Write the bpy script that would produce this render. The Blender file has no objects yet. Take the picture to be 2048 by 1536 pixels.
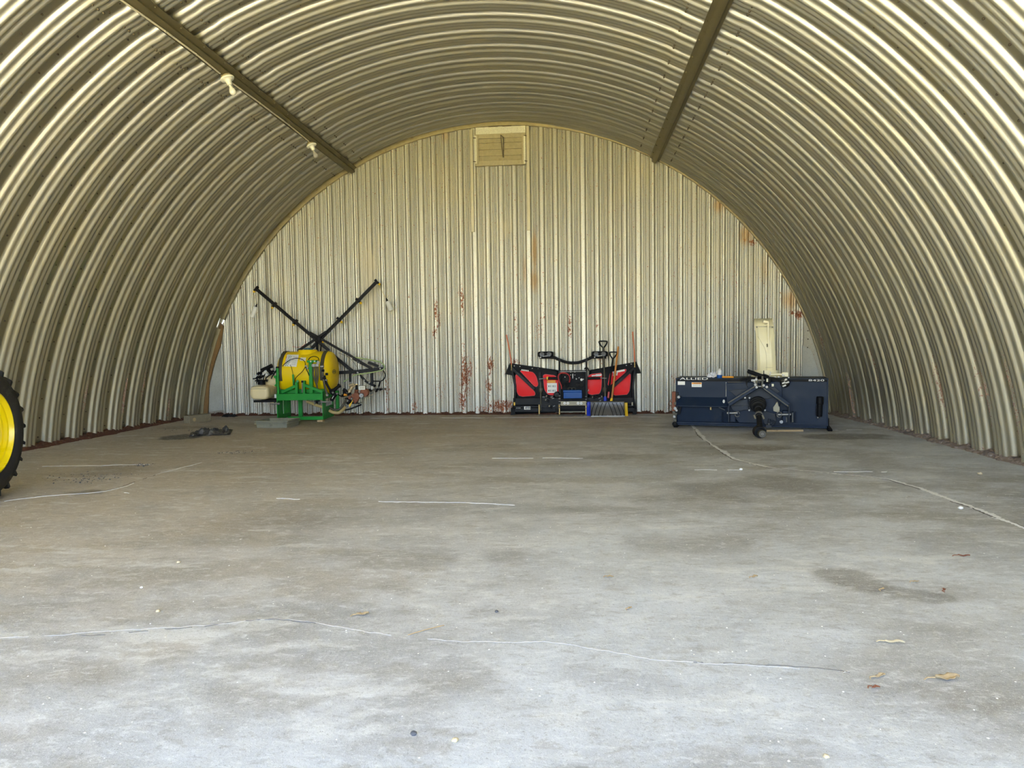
import bpy, math, random
import numpy as np
from mathutils import Vector, Matrix, noise as mnoise
random.seed(7); np.random.seed(7)
PI = math.pi
COL = bpy.context.scene.collection

# ------------------------------------------------------------------ camera
F, YAW, PITCH, ROLL, CX, CH = 1407.1, .0899, .0551, -.0139, 1.2257, 1.184
def cam_axes():
    cy, sy = math.cos(YAW), math.sin(YAW)
    r = Vector((cy, sy, 0)); f = Vector((-sy, cy, 0)); u = Vector((0, 0, 1))
    cp, sp_ = math.cos(PITCH), math.sin(PITCH)
    f2 = cp * f - sp_ * u; u2 = cp * u + sp_ * f
    cr, sr = math.cos(ROLL), math.sin(ROLL)
    return cr * r + sr * u2, cr * u2 - sr * r, f2
CR, CU, CF = cam_axes()
CAM = Vector((CX, 0, CH))
def ray(px, py): return CR * ((px - 1024) / F) + CU * ((768 - py) / F) + CF
def floor_pt(px, py):
    v = ray(px, py); p = CAM + v * (-CH / v.z); return Vector((p.x, p.y, 0))
cd = bpy.data.cameras.new('camera'); cam = bpy.data.objects.new('camera', cd); COL.objects.link(cam)
cd.sensor_width = 36; cd.lens = F / 2048 * 36; cd.clip_end = 500
m = Matrix((CR, CU, -CF)).transposed().to_4x4(); m.translation = CAM
cam.matrix_world = m
bpy.context.scene.camera = cam

# ------------------------------------------------------------------ materials
def nodes_of(name):
    mt = bpy.data.materials.new(name); mt.use_nodes = True
    nt = mt.node_tree; b = nt.nodes['Principled BSDF']
    return mt, nt, b
def N(nt, t, **kw):
    n = nt.nodes.new(t)
    for k, v in kw.items():
        if k in n.inputs: n.inputs[k].default_value = v
        else: setattr(n, k, v)
    return n
def L(nt, a, b): nt.links.new(a, b)
def math_n(nt, op, a, b=None, clamp=False):
    n = nt.nodes.new('ShaderNodeMath'); n.operation = op; n.use_clamp = clamp
    for i, x in enumerate((a, b)):
        if x is None: continue
        if isinstance(x, (int, float)): n.inputs[i].default_value = x
        else: L(nt, x, n.inputs[i])
    return n.outputs[0]
def mixc(nt, fac, a, b, mode='MIX'):
    n = nt.nodes.new('ShaderNodeMix'); n.data_type = 'RGBA'; n.blend_type = mode
    for s, x in ((0, fac), (6, a), (7, b)):
        if isinstance(x, (int, float)): n.inputs[s].default_value = x
        elif isinstance(x, (tuple, list)): n.inputs[s].default_value = (*x[:3], 1)
        else: L(nt, x, n.inputs[s])
    return n.outputs[2]
def ramp(nt, x, lo, hi, a=0., b=1.):
    n = nt.nodes.new('ShaderNodeMapRange'); n.inputs[1].default_value = lo; n.inputs[2].default_value = hi
    n.inputs[3].default_value = a; n.inputs[4].default_value = b; n.interpolation_type = 'SMOOTHSTEP'
    L(nt, x, n.inputs[0]); return n.outputs[0]
def noise_n(nt, vec, scale, detail=4, rough=.55, dist=0):
    n = N(nt, 'ShaderNodeTexNoise', Scale=scale, Detail=detail, Roughness=rough, Distortion=dist)
    if vec is not None: L(nt, vec, n.inputs['Vector'])
    return n.outputs['Fac']
def scaled(nt, vec, s):
    n = nt.nodes.new('ShaderNodeVectorMath'); n.operation = 'MULTIPLY'
    L(nt, vec, n.inputs[0]); n.inputs[1].default_value = s; return n.outputs[0]
def bump(nt, b, h, strength, dist=.01):
    n = N(nt, 'ShaderNodeBump', Strength=strength, Distance=dist); L(nt, h, n.inputs['Height']); L(nt, n.outputs[0], b.inputs['Normal'])

def mat(name, col, rough=.5, metal=0., var=.18, scale=14., dirt=None, bmp=0., coat=0., spec=.5, alpha_t=0.):
    mt, nt, b = nodes_of(name)
    tc = N(nt, 'ShaderNodeTexCoord').outputs['Object']
    nz = noise_n(nt, tc, scale)
    dark = tuple(c * (1 - var) for c in col); light = tuple(min(1, c * (1 + var)) for c in col)
    c = mixc(nt, nz, dark, light)
    if dirt:
        d = ramp(nt, noise_n(nt, tc, scale * .6, 6, .7), .52, .75)
        c = mixc(nt, math_n(nt, 'MULTIPLY', d, dirt[3] if len(dirt) > 3 else .6), c, dirt)
    L(nt, c, b.inputs['Base Color'])
    L(nt, ramp(nt, nz, .2, .8, max(.03, rough - .08), min(1, rough + .1)), b.inputs['Roughness'])
    b.inputs['Metallic'].default_value = metal
    b.inputs['Specular IOR Level'].default_value = spec
    b.inputs['Coat Weight'].default_value = coat
    if alpha_t: b.inputs['Transmission Weight'].default_value = alpha_t
    if bmp: bump(nt, b, noise_n(nt, tc, scale * 6, 3), bmp, .004)
    return mt

def galvanised(name, base, streak_axis, rough=.36, metal=.8, wallcolor=None, grit=.45, spang=.2, rvar=(-.06, .16), rcol=((.12, .035, .015), (.42, .13, .05))):
    """weathered zinc sheet with spangle, streaks and flaking rust where the mesh carries it"""
    mt, nt, b = nodes_of(name)
    tc = N(nt, 'ShaderNodeTexCoord').outputs['Object']
    sp_ = N(nt, 'ShaderNodeTexVoronoi', Scale=55.); L(nt, tc, sp_.inputs['Vector'])
    spangle = N(nt, 'ShaderNodeSeparateColor'); L(nt, sp_.outputs['Color'], spangle.inputs[0])
    st = noise_n(nt, scaled(nt, tc, streak_axis), 3.2, 3, .6)
    fine = noise_n(nt, tc, 70, 2, .7)
    big = noise_n(nt, tc, .9, 2, .6)
    c = mixc(nt, st, tuple(x * .70 for x in base), tuple(min(1, x * 1.16) for x in base))
    c = mixc(nt, math_n(nt, 'MULTIPLY', spangle.outputs[0], spang), c, tuple(x * .62 for x in base))
    c = mixc(nt, math_n(nt, 'MULTIPLY', ramp(nt, big, .5, .75), .35), c, wallcolor or (.56, .50, .36))
    c = mixc(nt, math_n(nt, 'MULTIPLY', ramp(nt, fine, .60, .72), grit), c, tuple(x * .42 for x in base))
    at = N(nt, 'ShaderNodeAttribute', attribute_name='rust').outputs['Fac']
    rn = noise_n(nt, scaled(nt, tc, tuple(.55 + .45 * s for s in streak_axis)), 48, 3, .75)
    thr = math_n(nt, 'ADD', rn, math_n(nt, 'MULTIPLY', at, .26))
    rust = math_n(nt, 'MULTIPLY', ramp(nt, thr, .69, .73), ramp(nt, at, .02, .15))
    flake = math_n(nt, 'MULTIPLY', ramp(nt, thr, .62, .67), ramp(nt, at, .02, .15))
    c = mixc(nt, math_n(nt, 'MULTIPLY', flake, .5), c, (.72, .66, .56))
    rc = mixc(nt, noise_n(nt, tc, 90, 1), *rcol)
    c = mixc(nt, rust, c, rc)
    pa = N(nt, 'ShaderNodeAttribute', attribute_name='pale').outputs['Fac']
    pm = math_n(nt, 'MULTIPLY', ramp(nt, math_n(nt, 'ADD', pa, math_n(nt, 'MULTIPLY', rn, .5)), .55, .85), .75)
    c = mixc(nt, pm, c, (.66, .60, .46))
    ta = N(nt, 'ShaderNodeAttribute', attribute_name='tan').outputs['Fac']
    c = mixc(nt, math_n(nt, 'MULTIPLY', ramp(nt, math_n(nt, 'MULTIPLY', ta, math_n(nt, 'ADD', st, .35)), .2, .8), .7), c, (.46, .27, .09))
    L(nt, c, b.inputs['Base Color'])
    keep = math_n(nt, 'SUBTRACT', 1., math_n(nt, 'MAXIMUM', rust, pm), True)
    L(nt, math_n(nt, 'MULTIPLY', keep, metal), b.inputs['Metallic'])
    r = ramp(nt, fine, .3, .75, rough + rvar[0], rough + rvar[1])
    L(nt, math_n(nt, 'MAXIMUM', r, math_n(nt, 'MULTIPLY', rust, .85)), b.inputs['Roughness'])
    return mt

M = {}
M['arch'] = galvanised('galvanised arch sheet', (.64, .61, .475), (.14, 1, .14), rough=.31, metal=.92, wallcolor=(.62, .55, .34), grit=.06, spang=.05, rvar=(-.01, .03), rcol=((.16, .08, .05), (.66, .44, .30)))
M['endwall'] = galvanised('galvanised end wall sheet', (.58, .565, .485), (1, 1, .06), rough=.43, metal=.7, grit=.6, wallcolor=(.66, .58, .38))
M['flatsheet'] = galvanised('flat zinc sheet', (.62, .63, .58), (1, 1, 1), rough=.5, metal=.5)
M['beam'] = mat('olive brown steel', (.17, .145, .08), .55, .35, .2, 8, (.1, .08, .04))
M['trim'] = mat('tarnished trim steel', (.42, .36, .22), .5, .45, .25, 12, (.2, .13, .06))
M['post'] = mat('dull galvanised post', (.55, .50, .36), .5, .5, .2, 16)
M['bolt'] = mat('weathered bolt', (.16, .13, .09), .6, .6, .3, 60)
M['porcelain'] = mat('white porcelain', (.86, .84, .74), .25, 0, .05, 20)
M['bulb'] = mat('frosted bulb glass', (.88, .86, .80), .18, 0, .04, 30, coat=.5)
M['cable'] = mat('grey cable', (.78, .72, .56), .5, 0, .1, 30)
M['cream'] = mat('weathered cream wood', (.46, .40, .25), .65, 0, .22, 22, (.34, .25, .12), .25)
M['flaked'] = mat('flaking white paint', (.80, .76, .62), .7, 0, .3, 60, (.36, .26, .14), .4)
M['yellow'] = mat('yellow poly tank', (.97, .66, .004), .4, 0, .05, 3, spec=.35)
M['yellow_paint'] = mat('yellow wheel paint', (.93, .72, .0), .3, 0, .04, 6, coat=.3)
M['yellow_plastic'] = mat('yellow plastic', (.90, .56, .02), .4, 0, .1, 20)
M['green'] = mat('green paint', (.006, .27, .026), .4, 0, .14, 10, spec=.35)
M['black'] = mat('black powder coat', (.008, .008, .009), .5, 0, .25, 14, spec=.13)
M['blackmetal'] = mat('black painted tube', (.010, .010, .011), .42, .0, .25, 14, spec=.18)
M['rubber'] = mat('black rubber', (.014, .014, .014), .7, 0, .3, 20, (.06, .055, .05, .4), .3, spec=.25)
M['tyre'] = mat('dusty tyre rubber', (.028, .027, .025), .8, 0, .3, 9, (.13, .115, .09, .6), .35, spec=.25)
M['strap'] = mat('dark grey strap', (.085, .075, .05), .5, .2, .2, 18)
M['tan_tank'] = mat('tan poly tank', (.86, .72, .42), .42, 0, .06, 5)
M['chute'] = mat('cream chute paint', (.95, .87, .58), .42, 0, .06, 5)
M['white'] = mat('white plastic', (.82, .81, .76), .4, 0, .06, 20)
M['sticker'] = mat('white sticker', (.90, .88, .82), .5, 0, .08, 40)
M['ink'] = mat('dark print', (.03, .05, .06), .5, 0, .1, 40)
M['teal'] = mat('teal print', (.01, .18, .19), .5, 0, .1, 40)
M['orange_print'] = mat('orange print', (.85, .33, .01), .5, 0, .1, 40)
M['red'] = mat('red paint', (.90, .003, .005), .45, 0, .05, 6, spec=.25)
M['redline'] = mat('pale red edging', (.62, .10, .10), .5, 0, .1, 20)
M['redhose'] = mat('red cable', (.42, .03, .035), .45, 0, .15, 30)
M['orange'] = mat('orange marker rod', (.72, .20, .10), .45, 0, .15, 20)
M['blue'] = mat('blue paint', (.008, .085, .33), .45, 0, .1, 8, spec=.3)
M['blueplastic'] = mat('bright blue plastic', (.018, .05, .55), .35, 0, .1, 20)
M['navy'] = mat('navy paint', (.010, .021, .045), .5, 0, .25, 5, (.045, .05, .055, .4), spec=.25)
M['navylight'] = mat('worn navy paint', (.035, .042, .055), .55, 0, .3, 8, (.11, .10, .09, .5), spec=.3)
M['steel'] = mat('bright steel', (.28, .275, .26), .45, .7, .25, 40)
M['plate'] = mat('dull tan steel plate', (.30, .27, .19), .5, .4, .2, 20)
M['brass'] = mat('brass yellow plating', (.62, .46, .2), .35, .8, .2, 30)
M['rust'] = mat('rusty cast iron', (.27, .10, .055), .75, .2, .4, 40, (.40, .20, .10), .4)
M['bronze'] = mat('tan cast pump', (.52, .40, .22), .5, .4, .3, 40, (.25, .1, .05))
M['tanhose'] = mat('tan suction hose', (.45, .34, .14), .4, 0, .15, 30)
M['greenhose'] = mat('pale green tube', (.42, .55, .22), .4, 0, .1, 30)
M['wood'] = mat('raw timber', (.50, .36, .19), .7, 0, .25, 20, (.28, .18, .09), .3)
M['handlewood'] = mat('varnished ash handle', (.55, .22, .045), .45, 0, .2, 25)
M['oldwood'] = mat('old grey timber', (.27, .23, .15), .8, 0, .3, 18, (.14, .1, .06), .4)
M['board'] = mat('brown board', (.23, .13, .045), .7, 0, .25, 9, (.1, .06, .02), .2)
M['greytray'] = mat('grey plastic tray', (.27, .265, .20), .75, 0, .15, 12, (.16, .14, .1), spec=.15)
M['rag'] = mat('white rag', (.78, .76, .76), .85, 0, .15, 30)
M['shovel'] = mat('graphite plastic blade', (.13, .13, .135), .34, .3, .15, 12)
M['clear'] = mat('clear bowl', (.45, .43, .40), .2, 0, .15, 30)
M['lens'] = mat('headlight lens', (.012, .012, .014), .35, 0, .1, 20)
M['leaf'] = mat('dry leaf', (.46, .34, .19), .8, 0, .3, 60)
M['stone'] = mat('pale stone', (.62, .52, .33), .8, 0, .2, 60)
M['greystone'] = mat('dark stone', (.10, .10, .11), .8, 0, .3, 60)
M['debris'] = mat('crumpled black sheet', (.06, .055, .05), .45, .2, .5, 25, (.35, .33, .3, .6))

# ------------------------------------------------------------------ mesh builder
def frame_for(d):
    d = d.normalized(); a = Vector((0, 0, 1)) if abs(d.z) < .9 else Vector((1, 0, 0))
    x = d.cross(a).normalized(); return x, x.cross(d).normalized()
def V(*a): return Vector(a[0]) if len(a) == 1 else Vector(a)
def smooth_path(pts, n=6):
    pts = [V(p) for p in pts]; out = []
    for i in range(len(pts) - 1):
        p0 = pts[max(i - 1, 0)]; p1 = pts[i]; p2 = pts[i + 1]; p3 = pts[min(i + 2, len(pts) - 1)]
        for k in range(n):
            t = k / n
            out.append(.5 * ((2 * p1) + (p2 - p0) * t + (2 * p0 - 5 * p1 + 4 * p2 - p3) * t * t + (3 * p1 - p0 - 3 * p2 + p3) * t ** 3))
    out.append(pts[-1]); return out
class MB:
    def __init__(s): s.v = []; s.f = []
    def add(s, vs, fs):
        o = len(s.v); s.v += [tuple(p) for p in vs]; s.f += [tuple(i + o for i in f) for f in fs]; return s
    def bx(s, x0, x1, y0, y1, z0, z1, R=None, c=None):
        vs = [V(x, y, z) for x in (x0, x1) for y in (y0, y1) for z in (z0, z1)]
        if R is not None: vs = [R @ (p - c) + c for p in vs]
        return s.add(vs, [(0, 1, 3, 2), (4, 6, 7, 5), (0, 4, 5, 1), (2, 3, 7, 6), (0, 2, 6, 4), (1, 5, 7, 3)])
    def bar(s, p, q, w, h, up=(0, -1, 0)):
        p, q = V(p), V(q); d = (q - p).normalized(); up = V(up)
        x = d.cross(up)
        if x.length < 1e-4: x = d.cross(V(0, 0, 1))
        x.normalize(); y = x.cross(d).normalized()
        vs = [a + x * sx * w / 2 + y * sy * h / 2 for a in (p, q) for sx, sy in ((-1, -1), (1, -1), (1, 1), (-1, 1))]
        return s.add(vs, [(0, 3, 2, 1), (4, 5, 6, 7), (0, 1, 5, 4), (1, 2, 6, 5), (2, 3, 7, 6), (3, 0, 4, 7)])
    def tube(s, pts, r, n=10, sm=0, rads=None):
        pts = smooth_path(pts, sm) if sm else [V(p) for p in pts]
        m_ = len(pts); vs = []; x = None
        for i, p in enumerate(pts):
            d = (pts[min(i + 1, m_ - 1)] - pts[max(i - 1, 0)])
            if d.length < 1e-9: d = V(0, 0, 1)
            d.normalize()
            if x is None: x, y = frame_for(d)
            else:
                x = (x - d * x.dot(d)); x = x.normalized() if x.length > 1e-6 else frame_for(d)[0]
            y = d.cross(x)
            rr = rads[i] if rads else r
            vs += [p + (x * math.cos(2 * PI * k / n) + y * math.sin(2 * PI * k / n)) * rr for k in range(n)]
        fs = [(i * n + k, i * n + (k + 1) % n, (i + 1) * n + (k + 1) % n, (i + 1) * n + k) for i in range(m_ - 1) for k in range(n)]
        fs += [tuple(range(n))[::-1], tuple((m_ - 1) * n + k for k in range(n))]
        return s.add(vs, fs)
    def cyl(s, p, q, r, r2=None, n=20):
        return s.tube([p, q], r, n, rads=[r, r if r2 is None else r2])
    def lathe(s, o, axis, prof, n=32, sx=None, sy=None, close=True):
        """prof: list of (radius, height along axis)"""
        o = V(o); d = V(axis).normalized(); x, y = frame_for(d) if sx is None else (V(sx), V(sy))
        vs = []
        for r, h in prof:
            vs += [o + d * h + (x * math.cos(2 * PI * k / n) + y * math.sin(2 * PI * k / n)) * r for k in range(n)]
        m_ = len(prof)
        fs = [(i * n + k, i * n + (k + 1) % n, (i + 1) * n + (k + 1) % n, (i + 1) * n + k) for i in range(m_ - 1) for k in range(n)]
        if close: fs += [tuple(range(n))[::-1], tuple((m_ - 1) * n + k for k in range(n))]
        return s.add(vs, fs)
    def prism(s, pts, vec):
        n = len(pts); vec = V(vec); a = [V(p) for p in pts]
        fs = [tuple(range(n)), tuple(range(2 * n - 1, n - 1, -1))] + [(i, i + n, (i + 1) % n + n, (i + 1) % n) for i in range(n)]
        return s.add(a + [p + vec for p in a], fs)
    def sphere(s, c, r, n=12, m_=8, sc=(1, 1, 1)):
        prof = [(max(1e-4, math.sin(PI * i / m_)), -math.cos(PI * i / m_)) for i in range(m_ + 1)]
        vs = [V(c[0] + r * sc[0] * a * math.cos(2 * PI * k / n), c[1] + r * sc[1] * a * math.sin(2 * PI * k / n), c[2] + r * sc[2] * h) for a, h in prof for k in range(n)]
        fs = [(i * n + k, i * n + (k + 1) % n, (i + 1) * n + (k + 1) % n, (i + 1) * n + k) for i in range(m_) for k in range(n)]
        return s.add(vs, fs)
    def grid(s, fn, nu, nv):
        vs = [fn(i / nu, j / nv) for i in range(nu + 1) for j in range(nv + 1)]
        w = nv + 1
        return s.add(vs, [(i * w + j, (i + 1) * w + j, (i + 1) * w + j + 1, i * w + j + 1) for i in range(nu) for j in range(nv)])
    def build(s, name, m, parent=None, bevel=0., solid=0., angle=40, label=None, sub=0):
        me = bpy.data.meshes.new(name); me.from_pydata(s.v, [], s.f); me.validate(); me.update()
        import bmesh
        bm = bmesh.new(); bm.from_mesh(me)
        bmesh.ops.recalc_face_normals(bm, faces=bm.faces); bm.to_mesh(me); bm.free()
        me.polygons.foreach_set('use_smooth', [True] * len(me.polygons)); me.set_sharp_from_angle(angle=math.radians(angle))
        me.materials.append(M[m])
        o = bpy.data.objects.new(name, me); COL.objects.link(o)
        if parent: o.parent = parent
        if bevel:
            b = o.modifiers.new('edge', 'BEVEL'); b.width = bevel; b.segments = 2; b.limit_method = 'ANGLE'; b.angle_limit = math.radians(50)
        if solid:
            b = o.modifiers.new('thick', 'SOLIDIFY'); b.thickness = solid; b.offset = 0
        if label: o['label'] = label
        return o
def tag(o, label=None, cat=None, group=None, kind=None):
    if label: o['label'] = label
    if cat: o['category'] = cat
    if group: o['group'] = group
    if kind: o['kind'] = kind
    return o
def empty(name, loc, rz, label, cat, group=None):
    o = bpy.data.objects.new(name, None); COL.objects.link(o); o.location = loc; o.rotation_euler = (0, 0, rz)
    o.empty_display_size = .1
    return tag(o, label, cat, group)
class Fr:
    """a thing's own axes: u to its right, d away from the door, w up"""
    def __init__(s, O, th): s.O = V(O); s.th = th; s.X = V(math.cos(th), math.sin(th), 0); s.Y = V(-math.sin(th), math.cos(th), 0)
    def P(s, px, py, d=0.):
        v = ray(px, py); t = ((s.O + s.Y * d - CAM).dot(s.Y)) / v.dot(s.Y); q = CAM + v * t - s.O
        return V(q.dot(s.X), d, q.z)
    def loc(s, q): q = V(q) - s.O; return V(q.dot(s.X), q.dot(s.Y), q.z)
    def floor(s, px, py): return s.loc(floor_pt(px, py))
def text(name, body, size, m, parent, origin, xdir, zdir, depth=.002, fit=None):
    cu = bpy.data.curves.new(name, 'FONT'); cu.body = body; cu.size = size; cu.extrude = depth; cu.align_x = 'LEFT'
    t = bpy.data.objects.new(name + '_tmp', cu); COL.objects.link(t)
    me = bpy.data.meshes.new_from_object(t.evaluated_get(bpy.context.evaluated_depsgraph_get()))
    bpy.data.objects.remove(t); bpy.data.curves.remove(cu)
    xs = [v.co.x for v in me.vertices]; ys = [v.co.y for v in me.vertices]
    sx = sy = 1.
    if fit: sx = fit[0] / (max(xs) - min(xs)); sy = fit[1] / (max(ys) - min(ys))
    x0, y0 = min(xs), min(ys); X, Z = V(xdir).normalized(), V(zdir).normalized(); Y = X.cross(Z)
    for v in me.vertices:
        v.co = V(origin) + X * ((v.co.x - x0) * sx) + Z * ((v.co.y - y0) * sy) + Y * (-v.co.z)
    me.name = name; me.materials.clear(); me.materials.append(M[m])
    o = bpy.data.objects.new(name, me); COL.objects.link(o); o.parent = parent; return o

# ------------------------------------------------------------------ the hut
R0, ZC, D, YO = 5.4206, -.5509, 12.0, -2.0      # arch radius, centre height, end wall, open end
PITCH_RIB = .418
BL, BR = -2.5467, 2.5675
def arch_xz(phi, r): return r * math.cos(phi), r * math.sin(phi) + ZC
PHI0 = math.asin(-ZC / R0)
PHIF = PHI0 - .022
PBR = math.acos(BR / R0); PBL = math.acos(BL / R0)
def np_mesh(name, verts, nu, nv, m, attrs=None, extra=None, kind='structure', skip=None):
    """grid of (nu+1)*(nv+1) vertices, plus loose extra geometry"""
    w = nv + 1
    i, j = np.meshgrid(np.arange(nu), np.arange(nv), indexing='ij')
    a = (i * w + j).ravel()
    if skip is not None: a = a[~skip.ravel()]
    f = np.stack([a, a + w, a + w + 1, a + 1], 1)
    vs = [tuple(p) for p in verts.tolist()]; fs = f.tolist()
    nb = len(fs)
    if extra:
        o = len(vs); vs += extra.v; fs += [tuple(k + o for k in q) for q in extra.f]
    me = bpy.data.meshes.new(name); me.from_pydata(vs, [], fs); me.update()
    me.polygons.foreach_set('use_smooth', [True] * len(me.polygons))
    me.materials.append(M[m]); me.materials.append(M['bolt'])
    if extra:
        mi = np.zeros(len(me.polygons), dtype=np.int32); mi[nb:] = 1; me.polygons.foreach_set('material_index', mi)
    for k, arr in (attrs or {}).items():
        at = me.attributes.new(k, 'FLOAT', 'POINT'); full = np.zeros(len(vs), dtype=np.float32); full[:len(arr)] = arr
        at.data.foreach_set('value', full)
    ob = bpy.data.objects.new(name, me); COL.objects.link(ob); ob['kind'] = kind
    return ob
def dome(mb, c, nrm, r, h=None, n=6):
    x, y = frame_for(V(nrm)); nrm = V(nrm).normalized(); h = h or r * .6; c = V(c)
    vs = [c + (x * math.cos(2 * PI * k / n) + y * math.sin(2 * PI * k / n)) * r for k in range(n)]
    vs += [c + (x * math.cos(2 * PI * k / n) + y * math.sin(2 * PI * k / n)) * r * .6 + nrm * h for k in range(n)] 
    mb.add(vs, [(k, (k + 1) % n, n + (k + 1) % n, n + k) for k in range(n)] + [tuple(n + k for k in range(n))])

def rib(t):
    """inward height of the arch sheet over one rib, t in 0..1 along the hut"""
    t = np.mod(t, 1.)
    v = .22
    s = np.clip((t - v) / (1 - v), 0, 1) * (t > v)
    hump = np.clip(np.minimum(s, 1 - s) / .27, 0, 1); hump = hump * hump * (3 - 2 * hump)
    rip = .5 - .5 * np.cos(2 * PI * s * 5)
    return .074 * hump + .022 * (rip - .3) * (t > v) * np.clip(np.minimum(s, 1 - s) * 14, 0, 1)
NPER = 40
ys = np.concatenate([np.arange(YO, D + .035, PITCH_RIB / NPER), [D + .035]])
RUSTS = [(x, y, r1, r2, a) for x, y, r1, r2, a in [
    (178, 795, .07, .34, 1.), (253, 790, .07, .36, 1.), (290, 775, .05, .30, .8), (338, 815, .05, .2, .8), (372, 690, .05, .5, .55), (297, 533, .06, .07, .7), (112, 680, .06, .1, .5),
    (1680, 765, .06, .7, .75), (1700, 800, .05, .5, .75), (1745, 730, .06, .7, .8), (1722, 665, .06, .35, .6), (1870, 775, .09, .40, 1.), (1945, 760, .08, .30, .5), (1965, 790, .08, .36, .95), (2020, 800, .08, .5, .6), (1635, 680, .05, .3, .6), (1775, 680, .05, .25, .4), (1915, 790, .06, .4, .5)]]
def ray_arch(px, py):
    v = ray(px, py); a = v.x ** 2 + v.z ** 2; b = 2 * (CAM.x * v.x + (CAM.z - ZC) * v.z); c = CAM.x ** 2 + (CAM.z - ZC) ** 2 - R0 ** 2
    t = (-b + math.sqrt(b * b - 4 * a * c)) / (2 * a); p = CAM + v * t
    return p, math.atan2(p.z - ZC, p.x)
SPOTS = [(ray_arch(x, y), r1, r2, a) for x, y, r1, r2, a in RUSTS]
LAP = .27 / R0
def arch_section(name, p0, p1, nphi, laps):
    ph = np.linspace(p0, p1, nphi + 1)
    Yg, Pg = np.meshgrid(ys, ph, indexing='ij')
    X0 = R0 * np.cos(Pg)
    T = (Yg - (8.06 - .022 * X0)) / PITCH_RIB + .11
    h = rib(T)
    dent = np.zeros_like(h)
    for b in laps:
        dent += -.010 * (np.abs(Pg - b) < LAP)
    Rr = R0 + .094 - h + dent
    verts = np.stack([(Rr * np.cos(Pg)).ravel(), Yg.ravel(), (Rr * np.sin(Pg) + ZC).ravel()], 1)
    rust = np.zeros(Yg.shape)
    for (p, q), r1, r2, a in SPOTS:
        rust = np.maximum(rust, 1.25 * a * np.exp(-(((Yg - p.y) / r1) ** 2 + ((Pg - q) * R0 / r2) ** 2) ** 1.5))
    low = np.clip(1 - (Rr * np.sin(Pg) + ZC) / .22, 0, 1)
    rust = np.maximum(rust, .40 * low)
    ex = MB()
    k0 = int((YO - 8.06) / PITCH_RIB) - 1
    for k in range(k0, 12):
        for b in laps:
            for sg in (-1, 1):
                for tt, hh in ((.0, 0), (.50, .085), (.66, .085), (.36, .07)):
                    q = b + sg * LAP * (1.06 if sg > 0 else .94)
                    y = 8.06 - .022 * R0 * math.cos(q) + (k + tt + .0) * PITCH_RIB
                    if not YO < y < D - .03 or not min(p0, p1) - .001 <= q <= max(p0, p1) + .001: continue
                    rr = R0 + .094 - hh - .012; x, z = arch_xz(q, rr)
                    dome(ex, (x, y, z), (-math.cos(q), 0, -math.sin(q)), .013, .014)
        q = min(p0, p1) + .03
        while q < max(p0, p1):
            y = 8.06 - .022 * R0 * math.cos(q) + k * PITCH_RIB
            if YO < y < D - .03:
                x, z = arch_xz(q, R0 + .093); dome(ex, (x, y, z), (-math.cos(q), 0, -math.sin(q)), .011, .012, 5)
            q += .24 / R0
    return np_mesh(name, verts, len(ys) - 1, nphi, 'arch', {'rust': rust.ravel()}, ex)
arch_section('wall_right', PHIF, PBR, 56, [PBR])
arch_section('ceiling', PBR, PBL, 60, [PBR, PBL])
arch_section('wall_left', PBL, PI - PHIF, 56, [PBL])

# end wall: vertical corrugated sheets, joints every .917 m
PW = .9169
def endprof(x):
    """distance towards the camera of the sheet"""
    s = np.mod(x / PW + .5 - .0, 1.)            # 0 at a joint
    q = np.abs(np.mod(s * 4 + .5, 1.) - .5) * 2   # 0 on the flat crests, 1 mid trough
    p = .055 * (1 - np.clip((q - .32) / .24, 0, 1) ** 1.0)
    p = p + .024 * np.exp(-((q - .66) / .075) ** 2) + .022 * np.exp(-((q - 1.) / .11) ** 2)
    p = p + .006 * np.exp(-((q - .17) / .06) ** 2) * (np.mod(s * 4 + .5, 4) > 1)
    return p
dx = PW / 96
xs = np.arange(-5.42, 5.42, dx); NZ = 90
top = np.sqrt(np.maximum((R0 + .03) ** 2 - xs ** 2, 0)) + ZC
top = np.maximum(top, .02)
zf = np.linspace(0, 1, NZ + 1)
Xg, Zf = np.meshgrid(xs, zf, indexing='ij'); Zg = Zf * top[:, None] - .0
def wall_xz(px, py, Y=D):
    v = ray(px, py); t = Y / v.y; p = CAM + v * t; return p.x, p.z
flat = np.zeros_like(Xg)
fl, fr_ = wall_xz(446, 760)[0], wall_xz(1606, 740)[0]
isflat = (Xg < fl) | (Xg > fr_)
Yw = D + .03 - np.where(isflat, .012, endprof(Xg))
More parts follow.
